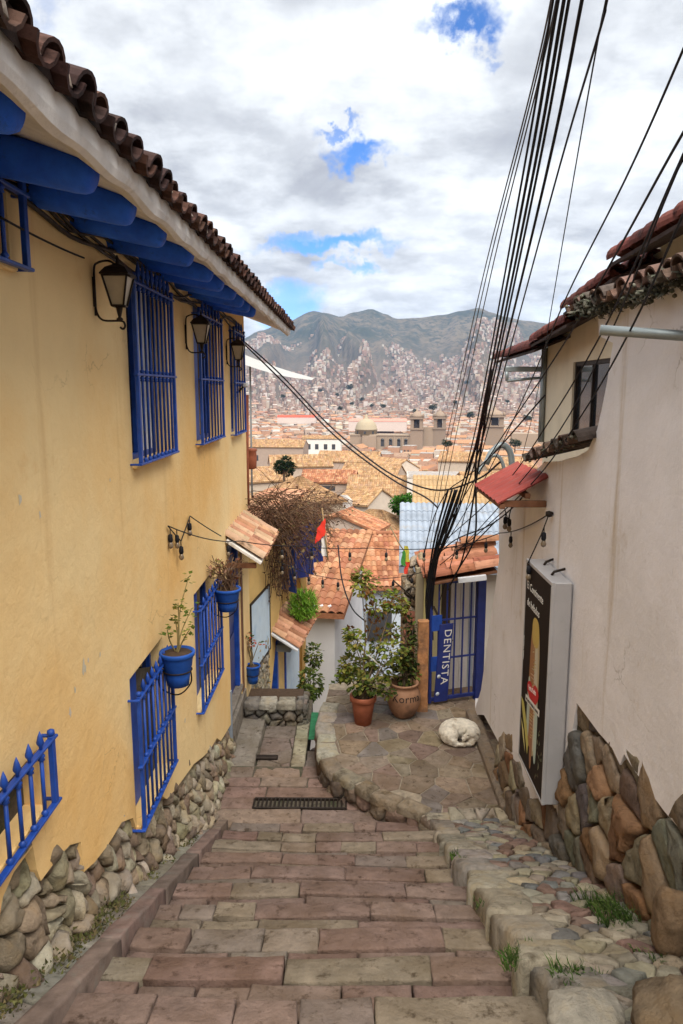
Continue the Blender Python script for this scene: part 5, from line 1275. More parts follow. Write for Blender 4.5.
for _ in range(120):
    s_,z_=onw2(R(262,283),R(545,580)); twig(w2(s_,z_,R(.05,.3)),V((R(-.4,.4),R(-.4,.4),-1)),R(.3,.7),5,.4)
mb.build('twig',M['twig'],t,recalc=False); lf.build('dry_leaf',M['leaf'],t,recalc=False)
# bright green clump on the hood
t=thing('grass_clump','bright green grassy plant growing above the tiled hood of the second yellow house','plant',w2(onw2(302,612)[0],onw2(302,622)[1],.3))
mb=MB(); 
for _ in range(900):
    a_=R(0,2*PI); f=math.sqrt(random.random()); px=302+13*f*math.cos(a_)+ (3 if random.random()<.5 else 0); py=607+15*f*math.sin(a_)
    q=at(px,py,15.0+R(-.25,.25)); d=V((R(-.6,.6),R(-.6,.6),R(.2,1))).normalized(); s=d.orthogonal().normalized()*.012; mb.tri(q-s,q+s,q+d*R(.10,.22),col=vary(random.choice([(.13,.28,.015),(.18,.36,.03),(.09,.20,.015),(.22,.40,.05)]),.15))
mb.build('blade',M['grass'],t,recalc=False)
# plants in the gap and behind the terrace wall
for i,(px,py,rp_,d,n,lab) in enumerate(((311,683,12,14.0,300,'dark green bush beside the end of the second yellow house above the green mat'),(345,692,14,12.2,200,'low leafy plant just behind the terrace wall left of the terracotta pot'),(314,655,9,15.5,160,'small straggly plant on the wall corner beyond the second yellow house'),(306,695,8,12.8,130,'little green plant at the head of the lower steps by the planter'))):
    q=at(px,py,d); rr=rp_/739*d; t=thing('bush',lab,'bush',q-V((0,0,rr*1.5))); lf=MB(); mb=MB()
    leafblob(lf,q,rr,rr,rr*1.3,n,.085,G2+[(.10,.16,.03)],.4); lf.build('foliage',M['leaf'],t,recalc=False)
    for k_ in range(7): mb.tube([q-V((R(-.1,.1),R(-.1,.1),rr*1.6)),q+V((R(-1,1)*rr*.6,R(-1,1)*rr*.6,R(-.3,.6)*rr))],.008,4,col=(.12,.09,.05))
    mb.build('stem',M['twig'],t,recalc=False)
# ------------------------------------------------------------------ roofs with modelled tile ribs
def ribroof(mb,a,b,c,d,nr,rows,amp,cols,per=5,lap=.012,var=.14):
    """tiled plane: eave a->b, ridge d->c"""
    nn=(b-a).cross(d-a).normalized(); nn=nn if nn.z>0 else -nn
    P=lambda u,v: (a+(b-a)*u)*(1-v)+(d+(c-d)*u)*v
    for j in range(rows):
        v0,v1=j/rows,min(1,(j+1.0)/rows)
        r0=[P(i/(nr*per),v0)+nn*(amp*abs(math.sin(PI*i/per))+lap) for i in range(nr*per+1)]
        r1=[P(i/(nr*per),v1)+nn*(amp*.85*abs(math.sin(PI*i/per))) for i in range(nr*per+1)]
        rb=[p-nn*(lap+.01) for p in r0]
        for i in range(nr):
            col=vary(random.choice(cols),var); s=i*per
            vs=r0[s:s+per+1]+r1[s:s+per+1]+rb[s:s+per+1]; m=per+1
            mb.add(vs,[(k,k+1,m+k+1,m+k) for k in range(per)]+[(2*m+k,2*m+k+1,k+1,k) for k in range(per)],col=col,smooth=False)
TAN=[(.37,.225,.115),(.41,.25,.13),(.32,.19,.095),(.44,.285,.16),(.33,.21,.125)]
ORG=[(.36,.155,.08),(.41,.19,.10),(.30,.125,.07),(.44,.235,.135)]
def make_house(name,lab,cat,w,l,h,roofh,kind='gable',wallc=(.5,.42,.33),cols=TAN,ribs=0,rows=0,wins=(),group=None,oh=.3,flatc=None,chim=False):
    """house standing on z=0, ridge along local x"""
    t=thing(name,lab,cat,(0,0,0),group); W_,L_=w/2,l/2
    mb=MB(); mb.box((-W_,-L_,-3),(W_,L_,h),col=wallc)
    if kind=='gable':
        for sx in (-1,1): mb.tri(V((sx*W_,-L_,h)),V((sx*W_,L_,h)),V((sx*W_,0,h+roofh*.98)),col=wallc)
    wl=mb.build('wall',M['wall_city'],t)
    mb=MB(); k=roofh/L_; e=h-oh*k; 
    if kind=='flat':
        mb.box((-W_-.06,-L_-.06,h),(W_+.06,L_+.06,h+.22),col=flatc or (.5,.45,.4)); mb.box((-W_+.2,-L_+.2,h+.22),(W_-.2,L_-.2,h+.26),col=(.35,.32,.30))
    elif kind=='gable':
        X=W_+oh*.5; pl=[(V((-X,-L_-oh,e)),V((X,-L_-oh,e)),V((X,0,h+roofh)),V((-X,0,h+roofh))),(V((X,L_+oh,e)),V((-X,L_+oh,e)),V((-X,0,h+roofh)),V((X,0,h+roofh)))]
        for a,b,c,d in pl:
            if ribs: ribroof(mb,a,b,c,d,ribs,rows,(b-a).length/ribs*.30,cols)
            else: mb.quad(a,b,c,d,col=vary(random.choice(cols),.1))
            mb.quad(a-V((0,0,.14)),b-V((0,0,.14)),b,a,col=cols[0]); mb.quad(a-V((0,0,.15)),b-V((0,0,.15)),c-V((0,0,.15)),d-V((0,0,.15)),col=cols[0])
            mb.quad(a,a-V((0,0,.15)),d-V((0,0,.15)),d,col=cols[0]); mb.quad(b,b-V((0,0,.15)),c-V((0,0,.15)),c,col=cols[0])
        if ribs:
            n=max(4,int(w/.45))
            for i in range(n): barrel(mb,V((-X+2*X*i/n,0,h+roofh+.0)),V((1,0,0)),V((0,1,0)),V((0,0,1)),2*X/n*1.1,.13,.11,vary(random.choice(cols),.12),n=5)
    elif kind=='shed':
        a,b,c,d=V((-W_-oh,-L_-oh,h-.1)),V((W_+oh,-L_-oh,h-.1)),V((W_+oh,L_+oh,h+roofh)),V((-W_-oh,L_+oh,h+roofh))
        if ribs: ribroof(mb,a,b,c,d,ribs,rows,(b-a).length/ribs*.30,cols)
        else: mb.quad(a,b,c,d,col=random.choice(cols))
        q=V((0,0,.15)); mb.quad(a-q,b-q,c-q,d-q,col=cols[0]); mb.quad(a,a-q,b-q,b,col=cols[0]); mb.quad(b,b-q,c-q,c,col=cols[0]); mb.quad(a,a-q,d-q,d,col=cols[0]); mb.quad(d,d-q,c-q,c,col=cols[0])
    else:
        X=W_+oh; Y=L_+oh; rx=max(.1,W_-L_*.9); top=h+roofh
        for a,b,c,d in ((V((-X,-Y,e)),V((X,-Y,e)),V((rx,0,top)),V((-rx,0,top))),(V((X,Y,e)),V((-X,Y,e)),V((-rx,0,top)),V((rx,0,top))),(V((X,-Y,e)),V((X,Y,e)),V((rx,.01,top)),V((rx,-.01,top))),(V((-X,Y,e)),V((-X,-Y,e)),V((-rx,-.01,top)),V((-rx,.01,top)))):
            if ribs: ribroof(mb,a,b,c,d,max(4,int(ribs*(b-a).length/(2*X))),rows,2*X/ribs*.30,cols)
            else: mb.quad(a,b,c,d,col=vary(random.choice(cols),.08))
            mb.quad(a-V((0,0,.15)),b-V((0,0,.15)),b,a,col=cols[0])
    rf=mb.build('roof',M['roof'],t,recalc=False)
    if chim: mb=MB(); mb.box((W_*.4,L_*.2,h),(W_*.4+.6,L_*.2+.6,h+roofh+.7),col=wallc); mb.box((W_*.4-.06,L_*.2-.06,h+roofh+.7),(W_*.4+.66,L_*.2+.66,h+roofh+.85),col=cols[0]); mb.build('chimney',M['wall_city'],rf)
    for (face,u,z0,ww,hh) in wins:
        mb=MB()
        if face=='f': mb.box((u-ww/2,-L_-.05,z0),(u+ww/2,-L_+.02,z0+hh))
        elif face=='l': mb.box((-W_-.05,u-ww/2,z0),(-W_+.02,u+ww/2,z0+hh))
        else: mb.box((W_-.02,u-ww/2,z0),(W_+.05,u+ww/2,z0+hh))
        mb.build('window',M['win'],t)
    return t
def put(t,px,py,d,roofmid,rot):
    p=at(px,py,d); t.location=(p.x,p.y,p.z-roofmid); t.rotation_euler=(0,0,math.radians(rot)); return t
# ---- houses one can tell apart, from the street down
H=[
 # lab, px,py,d,w,l,h,rh,kind,rot,wall,cols,ribs,rows,wins
 ('pale blue house with a ribbed clay roof directly behind the potted bushes',389,551,29,2.9,4.4,5.2,1.3,'gable',4,(.50,.56,.64),ORG,17,11,(('f',-.6,2.9,.9,1.1),('f',.9,2.9,.7,1.1))),
 ('long clay roofed house stepping down beside the dead creeper with white limewashed end',331,566,22,1.15,5.2,5.2,1.0,'shed',-9,(.64,.65,.68),ORG,8,15,()),
 ('large sandy hip roofed house in front of the green tree',376,524,62,7.6,7.2,6,2.2,'hip',-26,(.46,.36,.26),TAN,30,16,()),
 ('sandy hip roofed house straight above the dead creeper',300,487,66,5.6,6.4,6,1.7,'hip',24,(.42,.34,.26),TAN,22,13,()),
 ('long low sandy roof running down beside the corner of the near yellow house',256,500,80,6,9,5,1.4,'gable',62,(.40,.32,.26),TAN,24,12,()),
 ('small house with two stepped sandy gables left of the green tree',366,494,84,4.2,5.5,5,1.4,'gable',-35,(.56,.48,.40),TAN,16,9,(('f',0,3,.8,1),)),
 ('narrow grey rendered house with a chimney block between two sandy roofs',338,497,76,2.4,4,6.2,.7,'flat',8,(.50,.45,.42),TAN,0,0,(('f',0,3.2,.8,1.1),)),
 ('tan house with a shallow roof in front of the grey rendered house',345,518,50,2.6,5,5,.9,'gable',70,(.45,.36,.30),ORG,14,10,()),
 ('long house with a broad sandy ribbed roof behind the green tree',402,484,112,16,9,5.5,2.3,'gable',-6,(.44,.34,.25),TAN,48,9,()),
 ('brown roofed long house to the left behind the stepped gables',373,470,140,11,8,5,2.2,'gable',-20,(.42,.33,.26),TAN,36,8,()),
 ('house with a low red brown roof and dark loft opening in the middle distance',330,475,118,8.5,6,5,1.5,'gable',-6,(.42,.33,.27),ORG,28,7,(('f',0,3.6,2.4,.7),)),
 ('sandy roofed house left of the dark round tree',262,473,120,8,7,5,1.8,'gable',30,(.48,.40,.32),TAN,26,8,()),
 ('pale flat topped modern building with a white terrace right of the long sandy roof',438,474,108,9,7,5.2,.5,'flat',-4,(.62,.58,.52),TAN,0,0,(('f',-2.6,2.9,2.0,1.2),('f',1.6,2.6,4.2,1.6))),
 ('pale roofed house below the red corrugated awning',488,478,100,8,7,5,1.6,'gable',12,(.55,.45,.34),TAN,26,8,()),
 ('house with blue grey tin roof right beyond the tiled porch roof',458,532,19,2.4,3.6,4.2,.75,'shed',-4,(.55,.50,.45),TAN,20,6,()),
 ('ochre roofed house just above the blue grey tin roof',462,492,36,4.2,4.5,5,.9,'shed',-5,(.55,.45,.35),TAN,24,6,()),
 ('tan house with white gable wall right of the middle of the view',392,463,165,9,8,5,2.0,'gable',-50,(.60,.52,.44),TAN,24,6,()),
 ('wide brown roof just below the domed church',350,456,205,17,9,5.5,2.4,'gable',-12,(.42,.33,.27),TAN,36,6,()),
 ('sandy double roof above the dark round tree',300,460,170,14,9,5,2.2,'gable',10,(.45,.36,.29),TAN,34,6,()),
 ('long plain brown walled block beside the dark narrow street',276,443,270,22,12,9,2.2,'gable',-6,(.36,.28,.23),TAN,40,5,(('f',-6,4,1.4,2),('f',0,4,1.4,2),('f',6,4,1.4,2))),
 ('white arcaded building at the far end of the dark narrow street',322,437,420,22,9,8,1.6,'gable',-4,(.70,.68,.63),TAN,30,4,(('f',-7,2,2,3),('f',-2.5,2,2,3),('f',2.5,2,2,3),('f',7,2,2,3))),
 ('tan roofed house under the overhead cables beyond the modern building',466,456,190,13,9,5,2.0,'gable',-15,(.50,.42,.34),TAN,30,5,()),
 ('low orange roofed house behind the curved street lamp arms',505,462,175,12,9,5,2.0,'gable',10,(.50,.40,.30),TAN,30,5,()),
]
houses=[]
for i,(lab,px,py,d,w_,l_,h_,rh,kind,rot,wc,cols,ribs,rows,wins) in enumerate(H):
    t=make_house('house',lab,'house',w_,l_,h_,rh,kind,wc,cols,ribs,rows,wins,chim=(i in (2,8)))
    put(t,px,py,d,h_+rh*.45,rot); houses.append((t,px,d,w_))
    if 'tin roof' in lab or 'ochre' in lab:
        for ch_ in t.children:
            if ch_.name.startswith('roof'): ch_.data.materials[0]=M['tin' if 'tin roof' in lab and 'ochre' not in lab else 'tin_yellow']
    if i in (6,12):
        mb=MB(); 
        if i==12: mb.box((-.6,-5.2,5.3),(4.4,-1.5,5.5)); [mb.box((x,-5.15,3.6),(x+.12,-5.03,5.3)) for x in (-.6,1.0,2.6,4.2)]; mb.build('terrace_canopy',M['panel_white'],t)
# chimney pot block
# ---- church with dome and two bell towers, and the cathedral tower
BRN=(.33,.25,.185)
def tower(mb,x,y,w_,h_,col):
    mb.box((x-w_/2,y-w_/2,-8),(x+w_/2,y+w_/2,h_*.62),col=col); mb.box((x-w_*.56,y-w_*.56,h_*.60),(x+w_*.56,y+w_*.56,h_*.64),col=col)
    for sx in (-1,1):
        for sy in (-1,1): mb.box((x+sx*w_*.36-w_*.13,y+sy*w_*.36-w_*.13,h_*.64),(x+sx*w_*.36+w_*.13,y+sy*w_*.36+w_*.13,h_*.86),col=col)
    mb.box((x-w_*.2,y-w_*.2,h_*.64),(x+w_*.2,y+w_*.2,h_*.86),col=(.06,.05,.05)); mb.box((x-w_*.58,y-w_*.58,h_*.86),(x+w_*.58,y+w_*.58,h_*.90),col=col)
    mb.lathe([(w_*.48,h_*.90),(w_*.44,h_*.95),(w_*.28,h_*1.02),(w_*.08,h_*1.06),(w_*.05,h_*1.12),(.05,h_*1.13)],V((x,y,0)),12,col=col)
    for sx in (-1,1):
        for sy in (-1,1): mb.lathe([(w_*.09,h_*.90),(w_*.05,h_*.98),(.03,h_*1.0)],V((x+sx*w_*.5,y+sy*w_*.5,0)),6,col=col)
ct=thing('church','large brown stone church with a pale dome and two bell towers in the valley','church',(0,0,0))
mb=MB(); mb.box((-33,-8,-8),(20,8,15),col=BRN); mb.box((-33.5,-8.5,15),(20.5,8.5,16),col=vary(BRN,.05))
mb.box((-22,-12,-8),(-10,12,15),col=BRN)
mb.build('nave',M['wall_city'],ct)
for x in (-5,2,9,15):
    mb=MB(); mb.box((x-1.4,-8.1,6),(x+1.4,-7.9,11.5)); mb.lathe([(1.4,0),(1.4,.2)],V((0,0,0)),14,M=Matrix.Translation((x,-7.9,11.5))@Matrix.Rotation(PI/2,4,'X')); mb.build('window',M['win'],ct)
    mb=MB(); mb.box((x+2.6,-9.2,-8),(x+4.0,-8.0,14.2),col=vary(BRN,.06)); mb.build('buttress',M['wall_city'],ct)
mb=MB(); mb.lathe([(9.5,15),(9.5,19.5),(10,19.6),(9.6,20.4),(9,23),(7.4,26),(4.8,28.3),(1.5,29.5),(1.4,31.5),(.1,33)],V((-20,0,0)),20,col=(.36,.30,.21)); mb.build('dome',M['wall_city'],ct)
for i in range(8):
    a_=2*PI*i/8; mb=MB(); mb.box((-.9,-9.62,16.2),(.9,-9.3,18.6),M=Matrix.Translation((-20,0,0))@rotz(a_)); mb.build('drum_window',M['win'],ct)
for x,y in ((24,-5),(24+19,6)):
    mb=MB(); tower(mb,x,y,10.5,34,vary((.27,.20,.15),.06)); mb.build('bell_tower',M['wall_city'],ct)
mb=MB(); mb.box((27,1,-8),(40,8,22),col=BRN); mb.build('facade',M['wall_city'],ct)
put(ct,389,448,640,4,-8)
mb=MB(); tower(mb,0,0,15,32,(.28,.21,.155)); mb.box((14,-10,-8),(60,10,14),col=BRN); 
k_=mb.build('church_tower',M['wall_city'],loc=V((0,0,0))); put(k_,494,449,640,0,-10); tag(k_,'square brown cathedral tower behind the overhead cables right of the two bell towers','tower')

# ---- procedural rest of the town
random.seed(5)
def hvis(px): return 246<px<546
TANF=[(.32,.165,.09),(.38,.205,.115),(.28,.14,.08),(.35,.16,.095),(.27,.155,.105),(.34,.22,.15)]
WLH=[(.33,.225,.17),(.40,.31,.245),(.27,.17,.125),(.24,.15,.105),(.46,.39,.33),(.31,.20,.15),(.36,.25,.19),(.52,.47,.42)]
WLF=[(.55,.48,.40),(.62,.58,.52),(.42,.32,.25),(.34,.23,.17),(.66,.64,.62),(.48,.36,.28),(.38,.27,.21),(.58,.50,.38)]
placed=[(t.location.x,t.location.y,max(5,w_)) for t,px,d,w_ in houses]+[(ct.location.x+math.cos(.14)*x,ct.location.y-x*.14,15) for x in range(-36,56,8)]+[(k_.location.x+x,k_.location.y,14) for x in range(0,60,10)]
prot=[]
for i,(lab,wc,cols,wd,ln,hh,rh,kind) in enumerate((
 ('small white walled house with a clay tile roof in the dense valley town',(.62,.57,.50),TANF,9,8,5,1.9,'gable'),
 ('small brown adobe house with a clay tile roof in the dense valley town',(.40,.30,.22),TANF,11,8,5,1.9,'gable'),
 ('small hip roofed house with clay tiles in the dense valley town',(.52,.43,.34),TANF,10,8.5,5,2.0,'hip'),
 ('long house with a sandy tile roof in the dense valley town',(.48,.38,.29),TANF,16,8,5.5,2.1,'gable'),
 ('flat roofed pale house in the dense valley town',(.60,.55,.48),TANF,9,8,7,.4,'flat'),
 ('flat roofed brick house in the dense valley town',(.42,.24,.16),TANF,8,8,8,.4,'flat'))):
    wins=[('f',x,hh*.52,1.0,1.3) for x in ([-wd*.3,0,wd*.3])]
    t=make_house('town_house',lab,'house',wd,ln,hh,rh,kind,wc,cols,0,0,wins,group='houses of the dense valley town'); t.location=(0,-5000,-3000); prot.append((t,wd,ln,hh,rh))
cand=[]; used={}
def free(x,y,rad):
    kx,ky=int(x//40),int(y//40)
    for ax in (-1,0,1):
        for ay in (-1,0,1):
            for (a,b,r_) in used.get((kx+ax,ky+ay),()):
                if (a-x)**2+(b-y)**2<(rad+r_)**2: return False
    return True
def occupy(x,y,rad): used.setdefault((int(x//40),int(y//40)),[]).append((x,y,rad))
for a,b,r_ in placed: occupy(a,b,r_*.55)
zones=[(85,170,520),(170,330,900),(330,600,1700),(600,1000,2600),(1000,1700,8500),(1700,2600,15000),(2600,4500,24000)]
for (r0,r1,n) in zones:
    for _ in range(n):
        az=R(-.42,.42); r_=math.sqrt(R(r0*r0,r1*r1)); x,y=r_*math.sin(az),r_*math.cos(az)
        if r_>1900:
            dn=mnoise.noise(V((az*13,r_/700,1.7)))+ .35*mnoise.noise(V((az*40,r_/200,5))); 
            if dn<(-1.15+((r_-1900)/2500)**1.3*1.35): continue
        k=random.choices(range(6),(4,4,2,3,2,1.5) if r_<900 else (2,2,1,2,4,4) if r_<1700 else (1.2,1,.5,1,5,5))[0]
        sc_=R(.8,1.2)*(1 if r_<900 else 1.15 if r_<1700 else 1.1); rad=4.2*sc_*(1.25 if k==3 else 1)
        if not free(x,y,rad): continue
        # keep a dark street open in the middle distance
        px=proj(V((x,y,-50)))[0]
        occupy(x,y,rad)
        g=ground(x,y); cand.append((r_,x,y,g,k,sc_,math.radians(random.choice((0,90))+ (18 if az<0 else -14)+R(-7,7))))
cand.sort()
# individuals: the largest ones that show
hor=[1024]*700; indiv=set(); score=[]
def span(x,y,g,wd,hh):
    q=V((x,y,g+hh)); p=proj(q); hw=wd*.5/p[2]*FPX; return p[0],p[1],hw,p[2]
for (t,px,d,w_) in houses:
    p=proj(V(t.location)+V((0,0,6.5))); hw=w_*.5/p[2]*FPX
    for X in range(max(0,int(px-hw)),min(699,int(px+hw))+1): hor[X]=min(hor[X],p[1]) if d>100 else hor[X]
for idx,(r_,x,y,g,k,sc_,rot) in enumerate(cand):
    t,wd,ln,hh,rh=prot[k]; pxx,pyy,hw,dd=span(x,y,g,wd*sc_,(hh+rh)*sc_)
    lo,hi=int(pxx-hw),int(pxx+hw)
    vis=[X for X in range(max(lo,0),min(hi,699)+1) if hvis(X) and hor[X]-pyy>1.2]
    if len(vis)>1.2*hw and pyy<515: score.append((len(vis)*min(hh*sc_/dd*FPX,sum(hor[X]-pyy for X in vis)/len(vis)),idx))
    for X in range(max(lo,0),min(hi,699)+1): hor[X]=min(hor[X],pyy)
score.sort(reverse=True); indiv={i for s_,i in score[:235]}
first=[True]*6
far=MB()
for idx,(r_,x,y,g,k,sc_,rot) in enumerate(cand):
    t,wd,ln,hh,rh=prot[k]
    if idx in indiv:
        o=t if first[k] else copy_tree(t); first[k]=False
        o.location=(x,y,g); o.rotation_euler=(0,0,rot); o.scale=(sc_,sc_,sc_*R(.9,1.15)); continue
    Mx=Matrix.Translation((x,y,g))@rotz(rot); W_,L_=wd/2*sc_,ln/2*sc_; h_=hh*sc_*R(.8,1.3); rh*=sc_
    if r_>1700: h_*=R(.8,1.5)
    wc=vary(random.choice(WLF if r_<1300 else WLH),.14); P=lambda a,b,c: Mx@V((a,b,c))
    v=[P(-W_,-L_,-4),P(W_,-L_,-4),P(W_,L_,-4),P(-W_,L_,-4),P(-W_,-L_,h_),P(W_,-L_,h_),P(W_,L_,h_),P(-W_,L_,h_)]
    far.add(v,[(0,1,5,4),(1,2,6,5),(2,3,7,6),(3,0,4,7)],col=wc)
    if k>=4: far.add(v[4:],[(0,1,2,3)],col=vary(random.choice([(.40,.36,.33),(.45,.30,.22),(.5,.46,.42),(.36,.26,.2)]),.15))
    else:
        rc=vary(random.choice(TANF if r_<1700 else [(.40,.24,.17),(.42,.30,.24),(.46,.38,.33)]),.14); o_=.3; a=[P(-W_-o_,-L_-o_,h_-.15),P(W_+o_,-L_-o_,h_-.15),P(W_+o_,L_+o_,h_-.15),P(-W_-o_,L_+o_,h_-.15),P(-W_-o_,0,h_+rh),P(W_+o_,0,h_+rh)]
        far.add(a,[(0,1,5,4),(2,3,4,5),(1,2,5),(3,0,4)],col=rc)
    if r_<1900:
        for side in (0,1):
            for q in (-.5,.0,.5):
                if random.random()<.75:
                    z0=h_*R(.45,.55); 
                    if side==0: far.add([P(q*W_-.5,-L_-.06,z0),P(q*W_+.5,-L_-.06,z0),P(q*W_+.5,-L_-.06,z0+1.3),P(q*W_-.5,-L_-.06,z0+1.3)],[(0,1,2,3)],col=(.05,.05,.055))
                    else: far.add([P(-W_-.06,q*L_-.5,z0),P(-W_-.06,q*L_+.5,z0),P(-W_-.06,q*L_+.5,z0+1.3),P(-W_-.06,q*L_-.5,z0+1.3)],[(0,1,2,3)],col=(.05,.05,.055))
for k in range(6):
    if first[k]:
        for ch_ in list(prot[k][0].children_recursive): bpy.data.objects.remove(ch_)
        bpy.data.objects.remove(prot[k][0])
struct(far.build('far_town',M['wall_city'],recalc=False),'stuff')
# long red roof far left
t=make_house('long_shed','long low shed with a bright red roof far off in the valley','shed',60,14,7,3,'gable',(.6,.5,.45),[(.55,.09,.05)],0,0); put(t,297,417,1150,7,-4)
t=make_house('long_shed','long pale pink roofed hall far off behind the domed church','shed',70,16,9,3,'gable',(.6,.5,.45),[(.55,.25,.2)],0,0); put(t,378,421,900,9,-6)
# pale canopy on the left hillside seen beside the far lantern
t=thing('white_canopy','big white sheet canopy just past the far corner of the near yellow house','canopy',at(270,368,45)); mb=MB()
a_,b_,c_,d_=at(243,354,46),at(314,378,44),at(312,380,43),at(243,364,42)
mb.loft([[a_.lerp(b_,i/8)+V((0,0,-.10*math.sin(PI*i/8))) for i in range(9)],[d_.lerp(c_,i/8)+V((0,0,-.15*math.sin(PI*i/8))) for i in range(9)]],closed=False,smooth=True,col=(.36,.36,.35)); mb.build('sheet',M['wall_city'],t,recalc=False)
mb=MB();  mb.tube([at(250,366,44),at(250,390,44)-V((0,0,7))],.06,6,col=(.2,.2,.2)); mb.build('pole',M['wall_city'],t)
# ---- trees
def tree(px,py,d,rr,hh,lab,cols,n,leaf,group=None):
    c=at(px,py,d); t=thing('tree',lab,'tree',c-V((0,0,hh)),group); mb=MB(); b0=c-V((0,0,hh))
    mb.tube([b0-V((0,0,3)),b0,c-V((0,0,rr*.3)),c+V((0,0,rr*.4))],[rr*.14,rr*.12,rr*.08,.02],7,col=(.12,.085,.06))
    for k in range(6): q=c+V((R(-1,1),R(-1,1),R(-.4,.7)))*rr*.7; mb.tube([c-V((0,0,rr*.5)),q],[rr*.05,.01],5,col=(.12,.085,.06))
    mb.build('trunk',M['twig'],t,recalc=False); lf=MB()
    for k in range(9):
        q=c+V((R(-.6,.6),R(-.6,.6),R(-.45,.55)))*rr; leafblob(lf,q,rr*.5,rr*.5,rr*.42,n//9,leaf,cols,.1)
    lf.build('crown',M['leaf'],t,recalc=False); return t
tree(404,506,60,1.25,3.2,'bright green tree standing between the sandy hip roof and the long sandy roof',[(.045,.15,.018),(.07,.20,.025),(.03,.10,.012)],2600,.22)
tree(284,467,105,1.6,1.5,'round dark green tree among the roofs beside the near yellow house',[(.022,.04,.014),(.035,.055,.02),(.016,.03,.012)],1500,.34)
p0=None; spots=[(350,388,1900,9),(337,396,1700,8),(362,401,1500,8),(372,407,1400,7),(383,408,1300,8),(433,410,1150,10),(415,413,1150,7),(470,418,1000,9),(492,417,1000,7),(527,421,900,8),(455,404,1600,9),(352,405,1500,7),(515,447,420,5),(340,410,1250,7),(507,403,1600,8),(400,392,2000,9),(467,384,2400,12),(320,392,2000,10),(283,398,1500,8),(447,447,420,4.5),(263,448,300,3)]
dt=tree(350,388,1900,10,12,'dark tree standing among the far roofs of the valley',[(.03,.05,.02),(.022,.04,.016),(.045,.065,.025)],700,2.4,'dark trees among the far roofs')
for (px,py,d,rr) in spots[1:]:
    o=copy_tree(dt); s_=rr/10*.62; o.location=at(px,py,d)-V((0,0,12*s_*.6)); o.scale=(s_,s_,s_); o.rotation_euler=(0,0,R(0,6))
random.seed(21)
# ------------------------------------------------------------------ overhead cables
def cable(pts,r,lab,group=None,mat_='cable',n=6):
    P=spline([at(*p) for p in pts],n)
    if pts[0][1]<260 and pts[0][2]<3.5: P=[P[0]+(P[0]-P[2]).normalized()*7+V((0,0,.4))]+P        # runs on to a pole up the hill behind
    mb=MB(); mb.tube(P,r,6); o=mb.build('cable',M[mat_],recalc=False); tag(o,lab,'cable',group); return o
BL='thick black cable in the tight bundle falling from the sky to the porch roof'; BG='bundle of thick black cables'
for (xt,xm,xl,rr) in ((553,518,484,.006),(558,523,487,.008),(564,528,489,.008),(569,532,491,.007),(582,541,495,.008)):
    cable([(xt+26,-150,2.3),(xt,0,2.9),(xm+4,180,4.0),(xl+R(-1,1),390,6.6),(xl-14+R(-2,2),450,7.7),(452+R(-3,3),520,9.2),(434+R(-3,3),565,10.2),(427,600,10.6)],rr,BL,BG)
TL='thin grey wire, one of three running side by side left of the black bundle'; TG='three thin wires left of the bundle'
for dx in (0,4,9):
    cable([(566+dx*.4,-100,3.0),(551+dx*.6,0,3.6),(526+dx*.6,110,4.6),(487+dx*.8,260,6.8),(462+dx*.9,370,9.2),(440+dx,470,11.5),(424+dx,560,13)],.005,TL,TG,'cable_grey')
cable([(634,-120,2.4),(607,0,3.0),(599,33,3.2),(560,165,4.5),(516,327,6.6),(482,452,9.0),(452,560,10.5),(440,600,10.8)],.006,'black wire splitting from its twin at the top just right of the thick bundle')
cable([(630,-120,2.4),(606,0,3.0),(597,45,3.3),(575,170,4.7),(551,311,6.8),(536,400,8.6),(520,465,9.8)],.004,'thin black wire dropping almost straight to the far roof corner of the cream house')
cable([(720,-40,2.5),(683,50,2.9),(625,180,4.0),(566,298,5.7),(527,390,7.6),(484,480,9.4),(438,556,10.4)],.006,'long black wire crossing the right of the sky and the dark red roof end')
cable([(715,90,2.6),(683,133,2.9),(612,261,4.4),(560,350,6.0),(500,440,8.2),(462,500,9.4),(436,550,10.3)],.007,'black wire crossing the middle of the stepped dark red roof')
RL='black wire running over the mossy coping and the cream house window'; RG='wires across the white wall and cream house'
cable([(706,110,2.6),(683,155,2.9),(607,323,4.6),(550,420,6.2),(500,490,7.9),(440,545,10.2)],.006,RL,RG)
cable([(706,125,2.6),(683,160,2.9),(665,200,3.1),(612,330,4.4),(560,430,5.8),(505,500,7.4),(450,560,9.9)],.005,RL,RG)
cable([(710,165,2.6),(683,215,2.9),(634,323,3.9),(585,410,5.1),(535,480,6.6),(480,532,8.6),(440,565,10.2)],.006,RL,RG)
DB='black drooping cable in the tangle between the red awning and the porch roof'; DG_='drooping cables above the porch roof'
cable([(489,380,6.6),(476,460,8.0),(476,500,9),(474,540,9.8),(455,575,10.4)],.012,DB,DG_); cable([(492,370,6.4),(480,455,7.9),(470,520,9.2),(462,560,10.0),(448,590,10.6)],.011,DB,DG_)
for dx in (0,5,-4,9,3): cable([(452+dx,490,9.3),(440+dx*.8,530,9.9),(433+dx*.5,560,10.3),(428+dx*.5,600,10.7),(430+dx*.3,640,10.9)],.014,DB,DG_)
cable([(430,600,10.7),(424,560,10.5),(433,520,10.1),(447,492,9.6),(465,478,8.8),(492,455,7.5),(545,395,5.9)],.007,DB,DG_)
cable([(545,462,6.9),(520,500,7.8),(490,525,8.8),(455,540,9.9),(432,560,10.4)],.008,DB,DG_)
cable([(497,520,8.5),(470,545,9.4),(446,548,10.0),(432,560,10.4)],.008,DB,DG_)
LLb='long black line drooping from the near yellow house across the valley to the porch roof'; LG='two drooping lines across the valley view'
